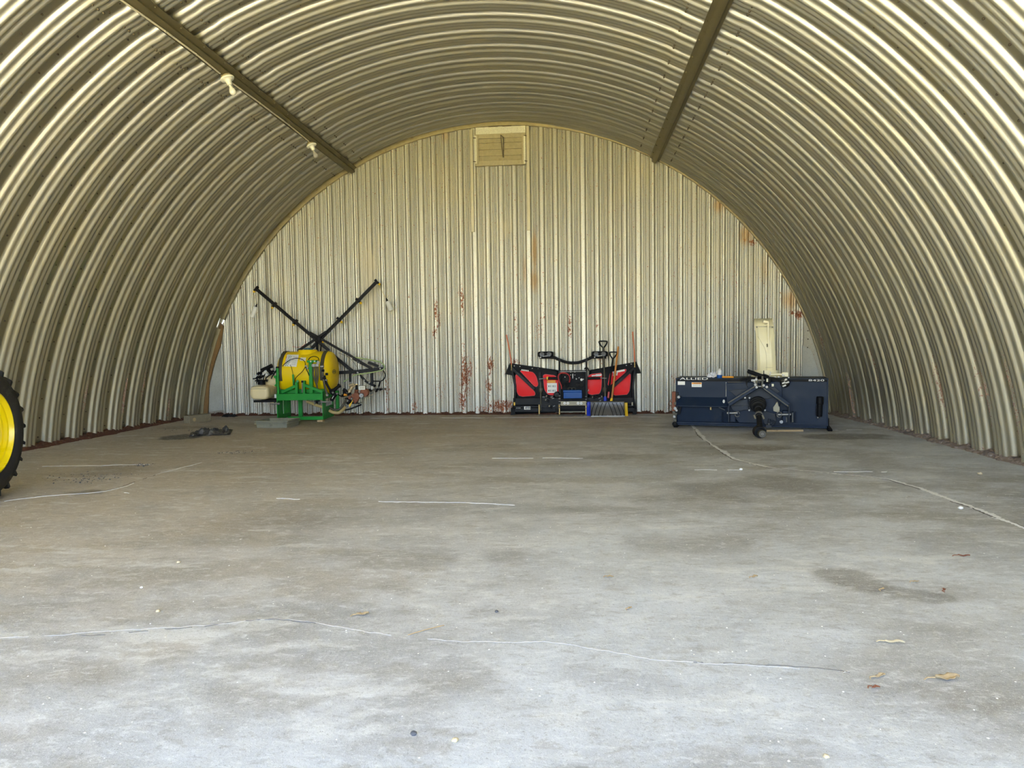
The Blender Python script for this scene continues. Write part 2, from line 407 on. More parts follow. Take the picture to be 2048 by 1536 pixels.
WR = [  # px, py, half width px, half height px, strength
    (872, 620, 5, 26, 1.), (869, 665, 6, 14, 1.), (878, 640, 5, 20, .8), (925, 600, 6, 40, .85), (926, 690, 4, 8, .9), (918, 590, 8, 20, .5),
    (930, 755, 12, 55, .95), (925, 800, 10, 22, 1.), (940, 740, 5, 28, .9), (981, 730, 8, 22, 1.), (978, 770, 8, 20, .9), (975, 800, 7, 18, .75), (1140, 655, 5, 30, .9), (1138, 625, 3, 18, .7),
    (1085, 640, 8, 45, .6), (1075, 660, 6, 30, .6), (1032, 650, 5, 45, .6), (880, 780, 12, 30, .55), (829, 812, 7, 12, .95), (1030, 725, 12, 10, .9), (1028, 500, 10, 30, .4), (1005, 812, 30, 14, 1.1), (975, 818, 30, 8, .9), (1350, 760, 8, 22, .6), (1345, 812, 12, 16, .8),
    (1195, 655, 5, 20, .6), (1205, 720, 12, 10, .7), (775, 780, 5, 40, .75), (775, 815, 8, 14, .6), (1598, 630, 10, 10, 1.1), (1505, 485, 9, 6, 1.1), (1490, 480, 5, 4, 1.), (1585, 625, 8, 6, .9), (1440, 560, 14, 30, .4), (1470, 560, 9, 40, .45), (1475, 650, 10, 40, .4), (1420, 700, 8, 60, .35), (1060, 500, 8, 30, .35), (830, 720, 14, 60, .35), (690, 740, 10, 50, .3), (560, 640, 8, 60, .3), (1250, 600, 12, 60, .3), (1360, 480, 10, 60, .32), (900, 520, 8, 60, .3)]
rust = np.zeros_like(Xg); pale = np.zeros_like(Xg); tan = np.zeros_like(Xg)
sc = D / F
for px, py, a, b, s in WR:
    cx, cz = wall_xz(px, py); rust = np.maximum(rust, s * np.exp(-(((Xg - cx) / (a * sc * 1.1)) ** 2 + ((Zg - cz) / (b * sc * 1.1)) ** 2) ** 1.4))
rust = np.maximum(rust, .55 * np.clip(1 - Zg / .16, 0, 1))
rust = np.maximum(rust, .26 + 0 * rust)
for px, py, a, b, s in [(738, 560, 20, 70, 1.), (735, 600, 14, 40, .8), (1010, 460, 9, 30, .6)]:
    cx, cz = wall_xz(px, py); pale = np.maximum(pale, s * np.exp(-(((Xg - cx) / (a * sc)) ** 2 + ((Zg - cz) / (b * sc)) ** 2)))
for px, py, a, b, s in [(1069, 500, 6, 50, 1.), (1049, 540, 6, 50, .7), (1068, 560, 10, 30, .9), (890, 270, 12, 24, .7), (1440, 410, 18, 20, .8), (1490, 470, 18, 25, .9), (1580, 600, 20, 25, .9), (1530, 540, 12, 40, .6)]:
    cx, cz = wall_xz(px, py); tan = np.maximum(tan, s * np.exp(-(((Xg - cx) / (a * sc)) ** 2 + ((Zg - cz) / (b * sc)) ** 2)))
verts = np.stack([Xg.ravel(), Yw.ravel(), Zg.ravel()], 1)
gap = [wall_xz(*p) for p in ((447, 622), (451, 632), (443, 648), (438, 650), (440, 636))]
def inside(px_, pz_, poly):
    r = np.zeros_like(px_, dtype=bool); n = len(poly)
    for i in range(n):
        x1, z1 = poly[i]; x2, z2 = poly[(i + 1) % n]
        c = ((z1 > pz_) != (z2 > pz_)) & (px_ < (x2 - x1) * (pz_ - z1) / (z2 - z1 + 1e-12) + x1); r ^= c
    return r
skip = inside((Xg[:-1, :-1] + Xg[1:, 1:]) / 2, (Zg[:-1, :-1] + Zg[1:, 1:]) / 2, gap)
ex = MB()
for k in range(-5, 7):
    x = (k - .5) * PW; zt = math.sqrt(R0 ** 2 - x * x) + ZC - .08 if abs(x) < 5.3 else 0
    z = .12
    while z < zt:
        dome(ex, (x + random.uniform(-.006, .006), D - .001, z), (0, -1, 0), .011, .008, 6); z += .137
np_mesh('wall_back', verts, len(xs) - 1, NZ, 'endwall', {'rust': rust.ravel(), 'pale': pale.ravel(), 'tan': tan.ravel()}, ex, skip=skip)

# trims: curved angle round the end wall, purlins, posts, corner sheets
tn = [0]
def trim(mb, m, **k):
    tn[0] += 1; o = mb.build('trim_%d' % tn[0], m, **k); o['kind'] = 'structure'; return o
mb = MB(); n = 90; vs = []
for i in range(n + 1):
    q = PHI0 + (PI - 2 * PHI0) * i / n
    for r, y in ((R0 + .07, D - .075), (R0 - .012, D - .075), (R0 - .012, D - .070), (R0 - .004, D - .002), (R0 + .07, D - .002)):
        x, z = arch_xz(q, r); vs.append((x, y, z))
fs = [(i * 5 + j, i * 5 + (j + 1) % 5, (i + 1) * 5 + (j + 1) % 5, (i + 1) * 5 + j) for i in range(n) for j in range(5) if not 0.884 < (i + .5) / n < 0.898]
mb.add(vs, fs); trim(mb, 'trim')
def purlin(b, phi):
    """hat-section beam lying against the ribs"""
    c, s = math.cos(phi), math.sin(phi)
    mb = MB()
    prof = [(u, w - .024) for u, w in [(-.085, .004), (-.085, -.004), (-.05, -.004), (-.05, -.046), (-.042, -.052), (.018, -.052), (.026, -.046), (.026, -.012), (.04, -.006), (.085, -.006), (.085, .004)]]
    for y0, y1 in ((YO, D - .08),):
        n = len(prof); vs = []
        for y in (y0, y1):
            for u, w in prof:       # u along the arch, w outwards (negative = into the hut)
                r = R0 + w; a = phi + (u if b > 0 else -u) / R0 * (1)
                vs.append((r * math.cos(a), y, r * math.sin(a) + ZC))
        mb.add(vs, [tuple(range(n)), tuple(range(2 * n - 1, n - 1, -1))] + [(i, i + n, (i + 1) % n + n, (i + 1) % n) for i in range(n)])
    y = YO + .2
    while y < D - .1:
        for u in (.062,):
            a = phi + (u if b > 0 else -u) / R0
            dome(mb, ((R0 - .03) * math.cos(a), y, (R0 - .03) * math.sin(a) + ZC), (-math.cos(a), 0, -math.sin(a)), .012, .012)
        y += PITCH_RIB
    return trim(mb, 'beam')
purlin(BR, PBR); purlin(BL, PBL)
for px0, px1, pyb in ((942.5, 949.5, 464), (1054.5, 1062, 461)):
    x0, zb = wall_xz(px0 + 3, pyb, D - .03); xc = (x0)
    zt = math.sqrt(R0 ** 2 - xc * xc) + ZC - .03
    mb = MB(); mb.bx(xc - .028, xc + .034, D - .05, D - .035, zb, zt); mb.bx(xc - .028, xc - .02, D - .05, D - .0, zb, zt); mb.bx(xc + .026, xc + .034, D - .05, D - .0, zb, zt)
    trim(mb, 'post', bevel=.002)
def wpoly(pts, y, t, m, **k):
    mb = MB(); mb.prism([V(wall_xz(a, b, y)[0], y, max(.004, wall_xz(a, b, y)[1])) for a, b in pts], (0, t, 0)); return trim(mb, m, **k)
wpoly([(445, 700), (446, 820), (418, 824), (419, 775), (428, 735), (437, 705), (441, 690)], D - .02, .015, 'flatsheet')
wpoly([(440, 645), (446, 652), (441, 690), (429, 722), (418, 765), (415, 827), (407, 827), (409, 780), (418, 730), (428, 690)], D - .055, .03, 'board')
wpoly([(1605, 690), (1622, 700), (1634, 735), (1642, 775), (1648, 800), (1648, 822), (1604, 822)], D - .025, .02, 'flatsheet')

# louvre vent under the crown of the end wall
Fv = Fr((0, D - .02, 0), 0)
vent = empty('louver_vent', Fv.O, 0, 'weathered cream wooden louver vent under the crown of the back wall', 'vent')
def vp(cx, cy, d=0): return Fv.P(900 + cx / 5.91, 220 + cy / 5.91, d)
def vrect(mb, x0, y0, x1, y1, d0, d1):
    a = vp(x0, y0, d0); b = vp(x1, y1, d0); mb.bx(a.x, b.x, d0, d1, b.z, a.z)
mb = MB(); vrect(mb, 300, 208, 893, 282, -.03, .02); mb.build('header_board', 'flaked', vent, bevel=.003, label='speckled flaking header board')
mb = MB()
vrect(mb, 290, 290, 895, 318, -.045, .02); vrect(mb, 292, 605, 892, 642, -.045, .02); vrect(mb, 290, 300, 340, 642, -.05, .02); vrect(mb, 845, 300, 895, 640, -.05, .02)
mb.build('frame', 'cream', vent, bevel=.004)
mb = MB(); vrect(mb, 298, 206, 895, 640, .004, .018); mb.build('dark_gap_backing', 'board', vent)  # dark board added behind so the gaps round slats and header look shaded
for x0, x1 in ((291, 318), (868, 896)): mb = MB(); vrect(mb, x0, 304, x1, 632, -.054, -.046); mb.build('flaking_stile', 'flaked', vent)
for k, (y0, y1) in enumerate(((318, 388), (390, 466), (468, 542), (544, 608))):
    a = vp(338, y0, -.03); b = vp(848, y1, -.03)
    mb = MB(); mb.prism([V(a.x, .004, a.z), V(a.x, -.010, a.z + .0), V(a.x, -.042, b.z + .020), V(a.x, -.026, b.z + .014)], (b.x - a.x, 0, 0))
    mb.build('slat', 'cream', vent, bevel=.002)
mb = MB(); mb.tube([vp(598, 296, -.06), vp(628, 320, -.062), vp(632, 380, -.06), vp(632, 470, -.06), vp(632, 560, -.06)], .007, 6); mb.tube([vp(600, 300, -.05), vp(610, 420, -.055), vp(628, 560, -.055)], .006, 6)
for y in (325, 400, 480, 553): mb.cyl(vp(632, y, -.065), vp(632, y, -.04), .011, n=8)
mb.build('control_rod', 'bolt', vent)
mb = MB(); mb.tube([vp(632, 560, -.06), vp(633, 700, -.055), vp(632, 1150, -.05)], .003, 5); mb.build('pull_cord', 'cable', vent)
for x, y in ((290, 330), (890, 302), (292, 610), (900, 602)):
    mb = MB(); a = vp(x, y, -.06); mb.bar(a + V(-.025, 0, .004), a + V(.02, 0, -.004), .012, .012); mb.build('fixing_clip', 'bolt', vent)

# floor, ground outside, dirt along the sheet feet
_LAT = np.random.RandomState(3).rand(256, 256)
def vnoise(x, y):
    xi = np.floor(x).astype(int); yi = np.floor(y).astype(int); fx = x - xi; fy = y - yi
    fx = fx * fx * (3 - 2 * fx); fy = fy * fy * (3 - 2 * fy)
    g = lambda i, j: _LAT[np.mod(i, 256), np.mod(j, 256)]
    return (g(xi, yi) * (1 - fx) + g(xi + 1, yi) * fx) * (1 - fy) + (g(xi, yi + 1) * (1 - fx) + g(xi + 1, yi + 1) * fx) * fy
def fbm(x, y, o=5, gain=.55):
    t = 0; a = 1.; n = 0
    for k in range(o):
        t = t + a * vnoise(x * 2 ** k + 17.3 * k, y * 2 ** k + 5.1 * k); n += a; a *= gain
    return t / n
def sstep(x, lo, hi):
    t = np.clip((x - lo) / (hi - lo), 0, 1); return t * t * (3 - 2 * t)
def npmix(c, k, col): return c * (1 - k[..., None]) + np.array(col)[None, None, :] * k[..., None]
def floor_base(X, Y):
    n1 = fbm(X * .6 + 3, Y * .6, 5); n2 = fbm(X * 2.6 + .4 * n1, Y * 3.4, 6, .62); n5 = fbm(X * 1.1 + 9, Y * 2.9 + 2 * n1, 6, .6)
    c = npmix(np.zeros(X.shape + (3,)) + np.array((.425, .425, .43)), sstep(n2, .3, .7), (.59, .60, .625))
    c = npmix(c, .55 * sstep(n5, .5, .68), (.33, .305, .26))
    c = npmix(c, .5 * sstep(n1, .5, .72), (.65, .68, .73))
    warm = -.17 * (X - .3) + .07 * (Y - 2.) + .6 * (n2 - .3)
    c = npmix(c, .72 * sstep(warm, .05, 1.05), (.47, .365, .235))     # browner towards the back and the left
    scuff = fbm(X * 2.2 + 1.7 * n1, Y * 11. + 3 * n2, 5, .68)
    c = npmix(c, .5 * sstep(scuff, .60, .74), (.76, .76, .75))
    c = npmix(c, .4 * sstep(1 - scuff, .62, .76), (.29, .26, .22))
    wx = X + .5 * (fbm(X * 2.4, Y * 2.4, 5) - .5); wy = Y + .4 * (fbm(X * 2.4 + 50, Y * 2.4, 5) - .5)
    for x, y, rx, ry, a, soft, cc in STAINS:
        r = np.hypot((wx - x) / rx, (wy - y) / ry) if soft > .2 else np.hypot((X - x) / rx, (Y - y) / ry)
        c = npmix(c, a * (1 - sstep(r, 1 - soft, 1 + soft * .3)), cc)
    return c * .95
def floor_material():
    mt, nt, b = nodes_of('worn concrete')
    tc = N(nt, 'ShaderNodeTexCoord').outputs['Object']
    c = N(nt, 'ShaderNodeAttribute', attribute_name='base').outputs['Color']
    n3 = noise_n(nt, tc, 75, 3, .75); n4 = noise_n(nt, tc, 300, 1, .6)
    n6 = noise_n(nt, scaled(nt, tc, (.75, 1.5, 1)), 17, 4, .7, .8)
    c = mixc(nt, math_n(nt, 'MULTIPLY', ramp(nt, n6, .52, .68), .38), c, (.80, .81, .82))
    c = mixc(nt, math_n(nt, 'MULTIPLY', ramp(nt, n6, .47, .33), .38), c, (.27, .25, .225))
    c = mixc(nt, math_n(nt, 'MULTIPLY', ramp(nt, n3, .54, .70), .42), c, (.80, .80, .79))
    c = mixc(nt, math_n(nt, 'MULTIPLY', ramp(nt, n3, .44, .30), .42), c, (.15, .14, .125))
    c = mixc(nt, math_n(nt, 'MULTIPLY', ramp(nt, n4, .64, .72), .6), c, (.88, .87, .84))
    c = mixc(nt, math_n(nt, 'MULTIPLY', ramp(nt, n4, .34, .27), .6), c, (.09, .085, .08))
    L(nt, c, b.inputs['Base Color']); b.inputs['Roughness'].default_value = .68
    b.inputs['Specular IOR Level'].default_value = .35
    bump(nt, b, n3, .5, .004)
    return mt
BRN, OIL, WET = (.20, .155, .10), (.06, .05, .04), (.22, .20, .17)
STAINS = [(-4.1, 9.05, .34, .30, .85, .25, OIL), (4.55, 8.98, .55, .28, .7, .3, (.13, .115, .095)), (2.93, 6.05, .62, .36, .62, .5, WET), (2.3, 5.75, .4, .3, .5, .6, WET), (1.95, 5.45, .5, .22, .45, .6, WET), (1.75, 7.35, .55, .22, .5, .5, BRN),
          (2.52, 3.52, .20, .20, .65, .3, WET), (2.72, 3.36, .15, .10, .6, .3, WET), (3.17, 8.05, .55, .2, .6, .4, BRN), (1.3, 5.0, .35, .14, .4, .6, WET), (1.9, 4.2, .5, .22, .4, .6, WET), (2.6, 2.65, .38, .40, .45, .5, (.27, .245, .20)), (.79, 3.95, .18, .16, .45, .6, WET),
          (-.9, 4.55, .8, .3, .35, .7, BRN), (.2, 8.2, .5, .14, .4, .5, BRN), (-3.3, 6.5, .6, .4, .4, .7, BRN), (-2.9, 5.55, .2, .12, .6, .4, OIL), (1.45, 2.45, .35, .14, .35, .7, (.25, .25, .26)), (-2.9, 10.6, 1.4, .5, .45, .7, BRN), (3.1, 10.1, 1., .3, .5, .5, BRN), (-4.6, 10.2, .6, .3, .5, .5, BRN), (3.0, 6.78, .25, .12, .5, .5, BRN), (-2.1, 7.6, .7, .25, .3, .7, BRN), (1.5, 1.9, .5, .2, .25, .8, (.3, .29, .28))]
M['crackfill'] = mat('pale crack filler', (.86, .85, .82), .85, 0, .25, 60); M['crackold'] = mat('old crack filler', (.44, .405, .36), .85, 0, .3, 60); M['crackdark'] = mat('dirt in crack', (.13, .115, .10), .9, 0, .3, 60)
CRACKS = [('y', [(4.4, 4.02), (4.61, 4.01), (5.19, 4.0), (5.75, 3.96), (6.21, 3.89), (6.43, 3.56), (6.76, 3.04), (7.25, 2.83), (8.68, 2.79), (10.28, 2.9)], .048, 'crackfill', .85),
          ('x', [(2.3, 6.64), (2.69, 6.63), (3.44, 6.58), (4.13, 6.57), (5.2, 6.5)], .005, 'crackfill', .6),
          ('x', [(-1.3, 2.63), (-.87, 2.71), (-.59, 2.78), (-.29, 2.86), (-.14, 2.93), (.06, 2.91), (.26, 2.87), (.54, 2.78), (.77, 2.75), (1.18, 2.76), (1.35, 2.69), (1.55, 2.61), (2.2, 2.55)], .0065, 'crackold', .75),
          ('y', [(5.15, -3.34), (5.36, -3.12), (5.5, -2.75), (5.71, -2.71), (6.45, -2.75), (7.01, -2.65)], .012, 'crackfill', .7),
          ('x', [(-2.65, 5.52), (-1.37, 5.34), (-.11, 5.2), (1.4, 5.1)], .004, 'crackfill', .5),
          ('x', [(-4.3, 6.76), (-3.16, 6.85)], .007, 'crackfill', .5),
          ('x', [(-2.4, 11.42), (0, 11.42), (2.6, 11.42)], .008, 'crackfill', .75), ('x', [(4.1, 9.62), (5.0, 9.66)], .010, 'crackfill', .6), ('x', [(-.6, 7.28), (.4, 7.33), (1.3, 7.3)], .005, 'crackfill', .35)]
M['floor'] = floor_material()
fx_ = np.arange(-5.6, 5.61, .02); fy_ = np.concatenate([np.arange(YO - .6, 1.6, .1), np.arange(1.6, D + .26, .02)])
FX, FY = np.meshgrid(fx_, fy_, indexing='ij'); base = floor_base(FX, FY)
o = np_mesh('floor', np.stack([FX.ravel(), FY.ravel(), np.zeros(FX.size)], 1), len(fx_) - 1, len(fy_) - 1, 'floor')
at = o.data.attributes.new('base', 'FLOAT_COLOR', 'POINT'); at.data.foreach_set('color', np.concatenate([base.reshape(-1, 3), np.ones((FX.size, 1))], 1).astype(np.float32).ravel())
FLOOR = o
def crack(along, pts, w, m, seed):
    """ragged low ridge of filler following a crack in the slab"""
    rs = np.random.RandomState(seed); a = np.array(pts); t = np.arange(a[0, 0], a[-1, 0], .012)
    v = np.interp(t, a[:, 0], a[:, 1]); k = np.ones(9) / 9; v = np.convolve(np.pad(v, 4, 'edge'), k, 'valid')
    v = v + .07 * (fbm(t * 4 + seed, t * 0 + .5, 5, .7) - .5) + .16 * (fbm(t * .9 + 3 * seed, t * 0 + .5, 3) - .5) * (w < .03)
    ww = w * (.25 + 1.3 * fbm(t * 3 + 7 + seed, t * 0, 4)) * (.5 + rs.rand(len(t)))
    ww *= (fbm(t * 1.6 + 31 * seed, t * 0 + 3, 4, .7) > (0 if w > .03 else .36 if w > .006 else .52))
    mb = MB(); n = len(t); vs = []
    for i in range(n):
        for s_, h in ((-1, .0004), (-.35, .003), (.45, .0026), (1, .0004)):
            q = v[i] + s_ * ww[i] * .5 + rs.uniform(-.15, .15) * ww[i]
            vs.append((t[i], q, h) if along == 'x' else (q, t[i], h))
    fs = [(i * 4 + j, (i + 1) * 4 + j, (i + 1) * 4 + j + 1, i * 4 + j + 1) for i in range(n - 1) if ww[i] > 0 and ww[i + 1] > 0 for j in range(3)]
    mb.add(vs, fs); return mb.build('crack', m, FLOOR)
for i, (al, pts, w, m_, a_) in enumerate(CRACKS):
    crack(al, pts, w, m_, i + 2)
    if a_ > .6: crack(al, [(p, q - w * .45) for p, q in pts], w * .22, 'crackdark', i + 40)
M['ground'] = mat('sunlit dry ground', (.62, .49, .11), .9, 0, .2, 1.5)
mb = MB(); mb.bx(-60, 60, -70, YO - .6, -.4, -.04); o = mb.build('ground', 'ground'); o['kind'] = 'structure'

# ------------------------------------------------------------------ lamps and conduit along the left purlin
def beam_point(px, py, out=.09):
    """point on the left purlin's face seen at this pixel"""
    v = ray(px, py); r = R0 - out; a = v.x ** 2 + v.z ** 2; b = 2 * (CAM.x * v.x + (CAM.z - ZC) * v.z); c = CAM.x ** 2 + (CAM.z - ZC) ** 2 - r * r
    t = (-b + math.sqrt(b * b - 4 * a * c)) / (2 * a); return CAM + v * t
for (px, py), (bx_, by_), lab, bm, cat in (((452, 152), (457, 170), 'white bulb in a porcelain holder on the beam, nearer the doorway, frosted', 'bulb', 'lamp'),
                             ((621, 287), (623, 296), 'small clear bulb in a porcelain holder on the beam, close to the back wall', 'clear', 'lamp')):
    p = beam_point(px, py, .075)
    nrm = V(-p.x, 0, -(p.z - ZC)).normalized()
    o = empty('bulb_holder', p, 0, lab, cat, 'lamps along the roof beam')
    ax = (nrm * .75 + V(0, 0, -.25)).normalized()
    mb = MB(); mb.lathe(nrm * -.016, ax, [(.052, 0), (.056, .01), (.056, .035), (.048, .045)], 20); mb.build('junction_box', 'trim', o)
    mb = MB(); mb.lathe(nrm * .02, ax, [(.05, 0), (.072, .004), (.076, .012), (.07, .022), (.05, .028), (.036, .04), (.030, .06), (.026, .085), (.024, .088)], 24); mb.build('porcelain_socket', 'porcelain', o)
    mb = MB(); mb.lathe(nrm * .02 + ax * .085, ax, [(.013, 0), (.014, .02), (.02, .036), (.03, .056), (.035, .076), (.034, .092), (.026, .108), (.012, .116), (.002, .117)], 20); mb.build('bulb', bm, o)
cp_ = [beam_point(*q, .088) for q in ((245, 2), (330, 62), (392, 108), (440, 147))]
cq_ = [beam_point(*q, .088) for q in ((460, 163), (520, 206), (578, 250), (617, 282))]
y0 = cp_[0].y; d = (cp_[1] - cp_[0]).normalized()
mb = MB(); mb.tube([cp_[0] - d * (y0 - YO - .4)] + cp_, .009, 6); mb.tube(cq_, .009, 6)
for q in [cp_[1], cp_[2], cq_[1], cq_[2], cq_[3] - V(0, .1, 0)]:
    n_ = V(-q.x, 0, -(q.z - ZC)).normalized(); mb.tube([q - n_ * .02 + V(-.012, .03, 0), q + n_ * .006 + V(-.01, .02, 0), q + n_ * .012 + V(0, 0, 0), q + n_ * .006 + V(.01, -.02, 0)], .005, 5)
mb.build('cable', 'cable'); tag(bpy.data.objects['cable'], 'thin grey cable clipped along the left roof beam between the bulb holders', 'cable')

# ------------------------------------------------------------------ dirt along the feet of the sheets
def dirt(name, path, wid, hgt, m, seed, label):
    rs = np.random.RandomState(seed); out = []; n = len(path); K = 9
    for i, (p, nrm) in enumerate(path):
        a = .35 + 1.3 * fbm(np.array([i * .11 + seed]), np.array([.3]), 4)[0]; b = .3 + 1.5 * fbm(np.array([i * .35 + seed]), np.array([7.3]), 4, .7)[0]
        for k in range(K):
            s_ = k / (K - 1); h = hgt * b * math.sin(PI * min(1, .25 + .75 * (s_ if s_ > .0 else 0))) ** 1.0 if s_ < 1 else 0
            h = hgt * b * (1 - s_) ** .8 + (rs.rand() - .5) * .016 * (s_ < 1)
            q = V(p) + V(nrm) * (wid * a * s_ - .03) + V(rs.uniform(-.01, .01), rs.uniform(-.01, .01), 0); out.append((q.x, q.y, max(-.002, h) if s_ < 1 else -.004))
    mb = MB(); mb.add(out, [(i * K + k, i * K + k + 1, (i + 1) * K + k + 1, (i + 1) * K + k) for i in range(n - 1) for k in range(K - 1)])
    o = mb.build(name, m, angle=25); tag(o, label, 'dirt', kind='stuff'); return o
M['dirt'] = mat('red brown dirt', (.105, .04, .02), .95, 0, .5, 40, (.30, .22, .13))
M['dirtgrey'] = mat('grey brown rubble', (.25, .19, .15), .95, 0, .5, 26, (.62, .58, .52, .8))
xb = math.sqrt(R0 ** 2 - ZC ** 2)
dirt('dirt', [((-xb - .03, y, 0), (1, 0, 0)) for y in np.arange(1., D - .16, .025)], .14, .055, 'dirt', 1, 'red brown dirt packed along the foot of the left wall')
dirt('dirt', [((xb + .03, y, 0), (-1, 0, 0)) for y in np.arange(1., D - .16, .025)], .13, .045, 'dirtgrey', 5, 'grey brown dirt and broken mortar along the foot of the right wall')
dirt('dirt', [((x, D + .02, 0), (0, -1, 0)) for x in np.arange(-xb + .02, xb - .02, .025)], .14, .05, 'dirt', 9, 'rusty dirt and leaves drifted along the foot of the back wall')
def heap(px, py, r, h, m, seed, label, name='dirt'):
    c = floor_pt(px, py); mb = MB()
    def f(u, v):
        x = (u - .5) * 2; y = (v - .5) * 2; rr = x * x + y * y
        z = h * max(0, 1 - rr) * (.4 + 1.2 * fbm(np.array([x * 2 + seed]), np.array([y * 2 + 3.]), 4, .7)[0]) - .003
        return (c.x + x * r, c.y + y * r * .45, z)
    mb.grid(f, 26, 16); tag(mb.build(name, m, angle=25), label, 'dirt', kind='stuff')
heap(425, 829, .34, .16, 'dirt', 2, 'heap of red brown dirt in the back left corner behind the timber')
heap(512, 829, .22, .10, 'dirt', 4, 'low heap of red brown leaves and dirt behind the tan tank')

# ------------------------------------------------------------------ sprayer
def S(x, y): return 480 + x / 6.4, 670 + y / 6.4
def B(x, y): return 480 + x / 6.4, 540 + y / 6.4
FO = floor_pt(642, 843.5)
Fs = Fr(FO, math.radians(4))
spr = empty('field_sprayer', FO, Fs.th, 'yellow tank sprayer on a green hitch frame with raised black booms', 'sprayer')
def sp(x, y, d=0.): return Fs.P(*S(x, y), d)
def bp(x, y, d=0.): return Fs.P(*B(x, y), d)
ZB = .032                                  # the frame stands on blocks
# tank
TD = .42
tl, tr = sp(553, 480, TD), sp(1205, 470, TD); ttop, tbot = sp(1205, 205, TD).z, sp(1205, 752, TD - .12).z
TR = (ttop - tbot) / 2; tz = (ttop + tbot) / 2; u0, u1 = tl.x, tr.x
tank = MB(); e = .085
prof = [(.01, u0 - .035), (TR * .5, u0 - .028), (TR * .8, u0 - .008), (TR * .93, u0 + .02), (TR * .985, u0 + .055), (TR, u0 + e)]
prof += [(TR, u0 + e + (u1 - u0 - 2 * e) * k / 6) for k in range(1, 6)]
prof += [(TR, u1 - e), (TR * .985, u1 - .055), (TR * .93, u1 - .02), (TR * .8, u1 + .008), (TR * .5, u1 + .028), (.01, u1 + .035)]
tank.lathe((0, TD, tz), (1, 0, 0), [(r, h) for r, h in prof], 48)
tk = tank.build('tank', 'yellow', spr, angle=60)
ln_ = sp(868, 215, TD)
mb = MB(); mb.lathe((ln_.x, TD, tz + TR - .05), (0, 0, 1), [(.185, 0), (.175, .035), (.155, .06), (.15, .075), (.12, .078)], 36); mb.build('filler_neck', 'yellow', tk, angle=50)
mb = MB(); mb.lathe((ln_.x + .01, TD, tz + TR + .025), (0, 0, 1), [(.062, 0), (.066, .004), (.066, .024), (.058, .03), (.02, .033)], 24)
for k in range(10): a = 2 * PI * k / 10; mb.bx(ln_.x + .01 + .066 * math.cos(a) - .006, ln_.x + .01 + .066 * math.cos(a) + .006, TD + .066 * math.sin(a) - .006, TD + .066 * math.sin(a) + .006, tz + TR + .03, tz + TR + .05)
M['bluecap'] = mat('dark teal lid', (.02, .10, .13), .4, 0, .1, 20)
mb.build('lid', 'bluecap', tk, label='dark teal screw lid')
for x in (598, 1118):
    u = sp(x, 225, TD).x; mb = MB()
    n = 56; vs = []
    for k in range(n + 1):
        a = -PI * .5 - .35 + (2 * PI * .86) * k / n
        for r, du in ((TR + .002, -.03), (TR + .010, -.03), (TR + .010, .03), (TR + .002, .03)):
            vs.append((u + du, TD + r * math.cos(a), tz + r * math.sin(a)))
    mb.add(vs, [(k * 4 + j, k * 4 + (j + 1) % 4, (k + 1) * 4 + (j + 1) % 4, (k + 1) * 4 + j) for k in range(n) for j in range(4)]); mb.build('tank_strap', 'strap', spr)
def on_tank(x, y, off=.003):
    """point on the front of the tank barrel seen at a crop position"""
    o = Fs.loc(CAM); q = sp(x, y, 0); dv = (q - o).normalized()
    oy, oz = o.y - TD, o.z - tz; a = dv.y ** 2 + dv.z ** 2; b = 2 * (oy * dv.y + oz * dv.z); c = oy ** 2 + oz ** 2 - (TR + off) ** 2
    t = (-b - math.sqrt(max(0, b * b - 4 * a * c))) / (2 * a); return o + dv * t
def tank_patch(q4, m, name, parent, off=.003, n=8, label=None):
    (ax, ay), (bx_, by_), (cx, cy), (dx_, dy_) = q4; mb = MB()
    def f(u, v):
        x = (ax * (1 - u) + bx_ * u) * (1 - v) + (dx_ * (1 - u) + cx * u) * v; y = (ay * (1 - u) + by_ * u) * (1 - v) + (dy_ * (1 - u) + cy * u) * v
        return on_tank(x, y, off)
    mb.grid(f, n, n); return mb.build(name, m, parent, label=label)
st_ = tank_patch(((605, 250), (752, 252), (722, 408), (562, 400)), 'sticker', 'sticker', tk)
mb = MB()
for k in range(7):
    y = 268 + k * 19; x = 650 - k * 8
    for j in range(3):
        a = on_tank(x - 26 + j * 15 - 2, y + j * 2, .006); b = on_tank(x - 26 + j * 15 + 9, y + 13 - (j % 2) * 7, .006); mb.bar(a, b, .007, .003)
mb.build('print', 'teal', st_)
mb = MB()
for k in range(9): mb.bar(on_tank(680 - k * 3, 275 + k * 13, .006), on_tank(738 - k * 3.5, 277 + k * 13, .006), .0025, .002)
mb.build('small_print', 'ink', st_)
mb = MB()
for k in range(5): mb.bar(on_tank(600 - k * 2, 268 + k * 4, .006), on_tank(590 - k * 4, 330 + k * 12, .006), .003, .002)
mb.build('red_print', 'redline', st_)
s2 = tank_patch(((775, 288), (845, 290), (838, 332), (765, 328)), 'sticker', 'sticker', tk)
mb = MB()
for k in range(3): mb.bar(on_tank(778, 298 + k * 10, .006), on_tank(832, 300 + k * 10, .006), .003, .002)
mb.build('small_print', 'trim', s2)
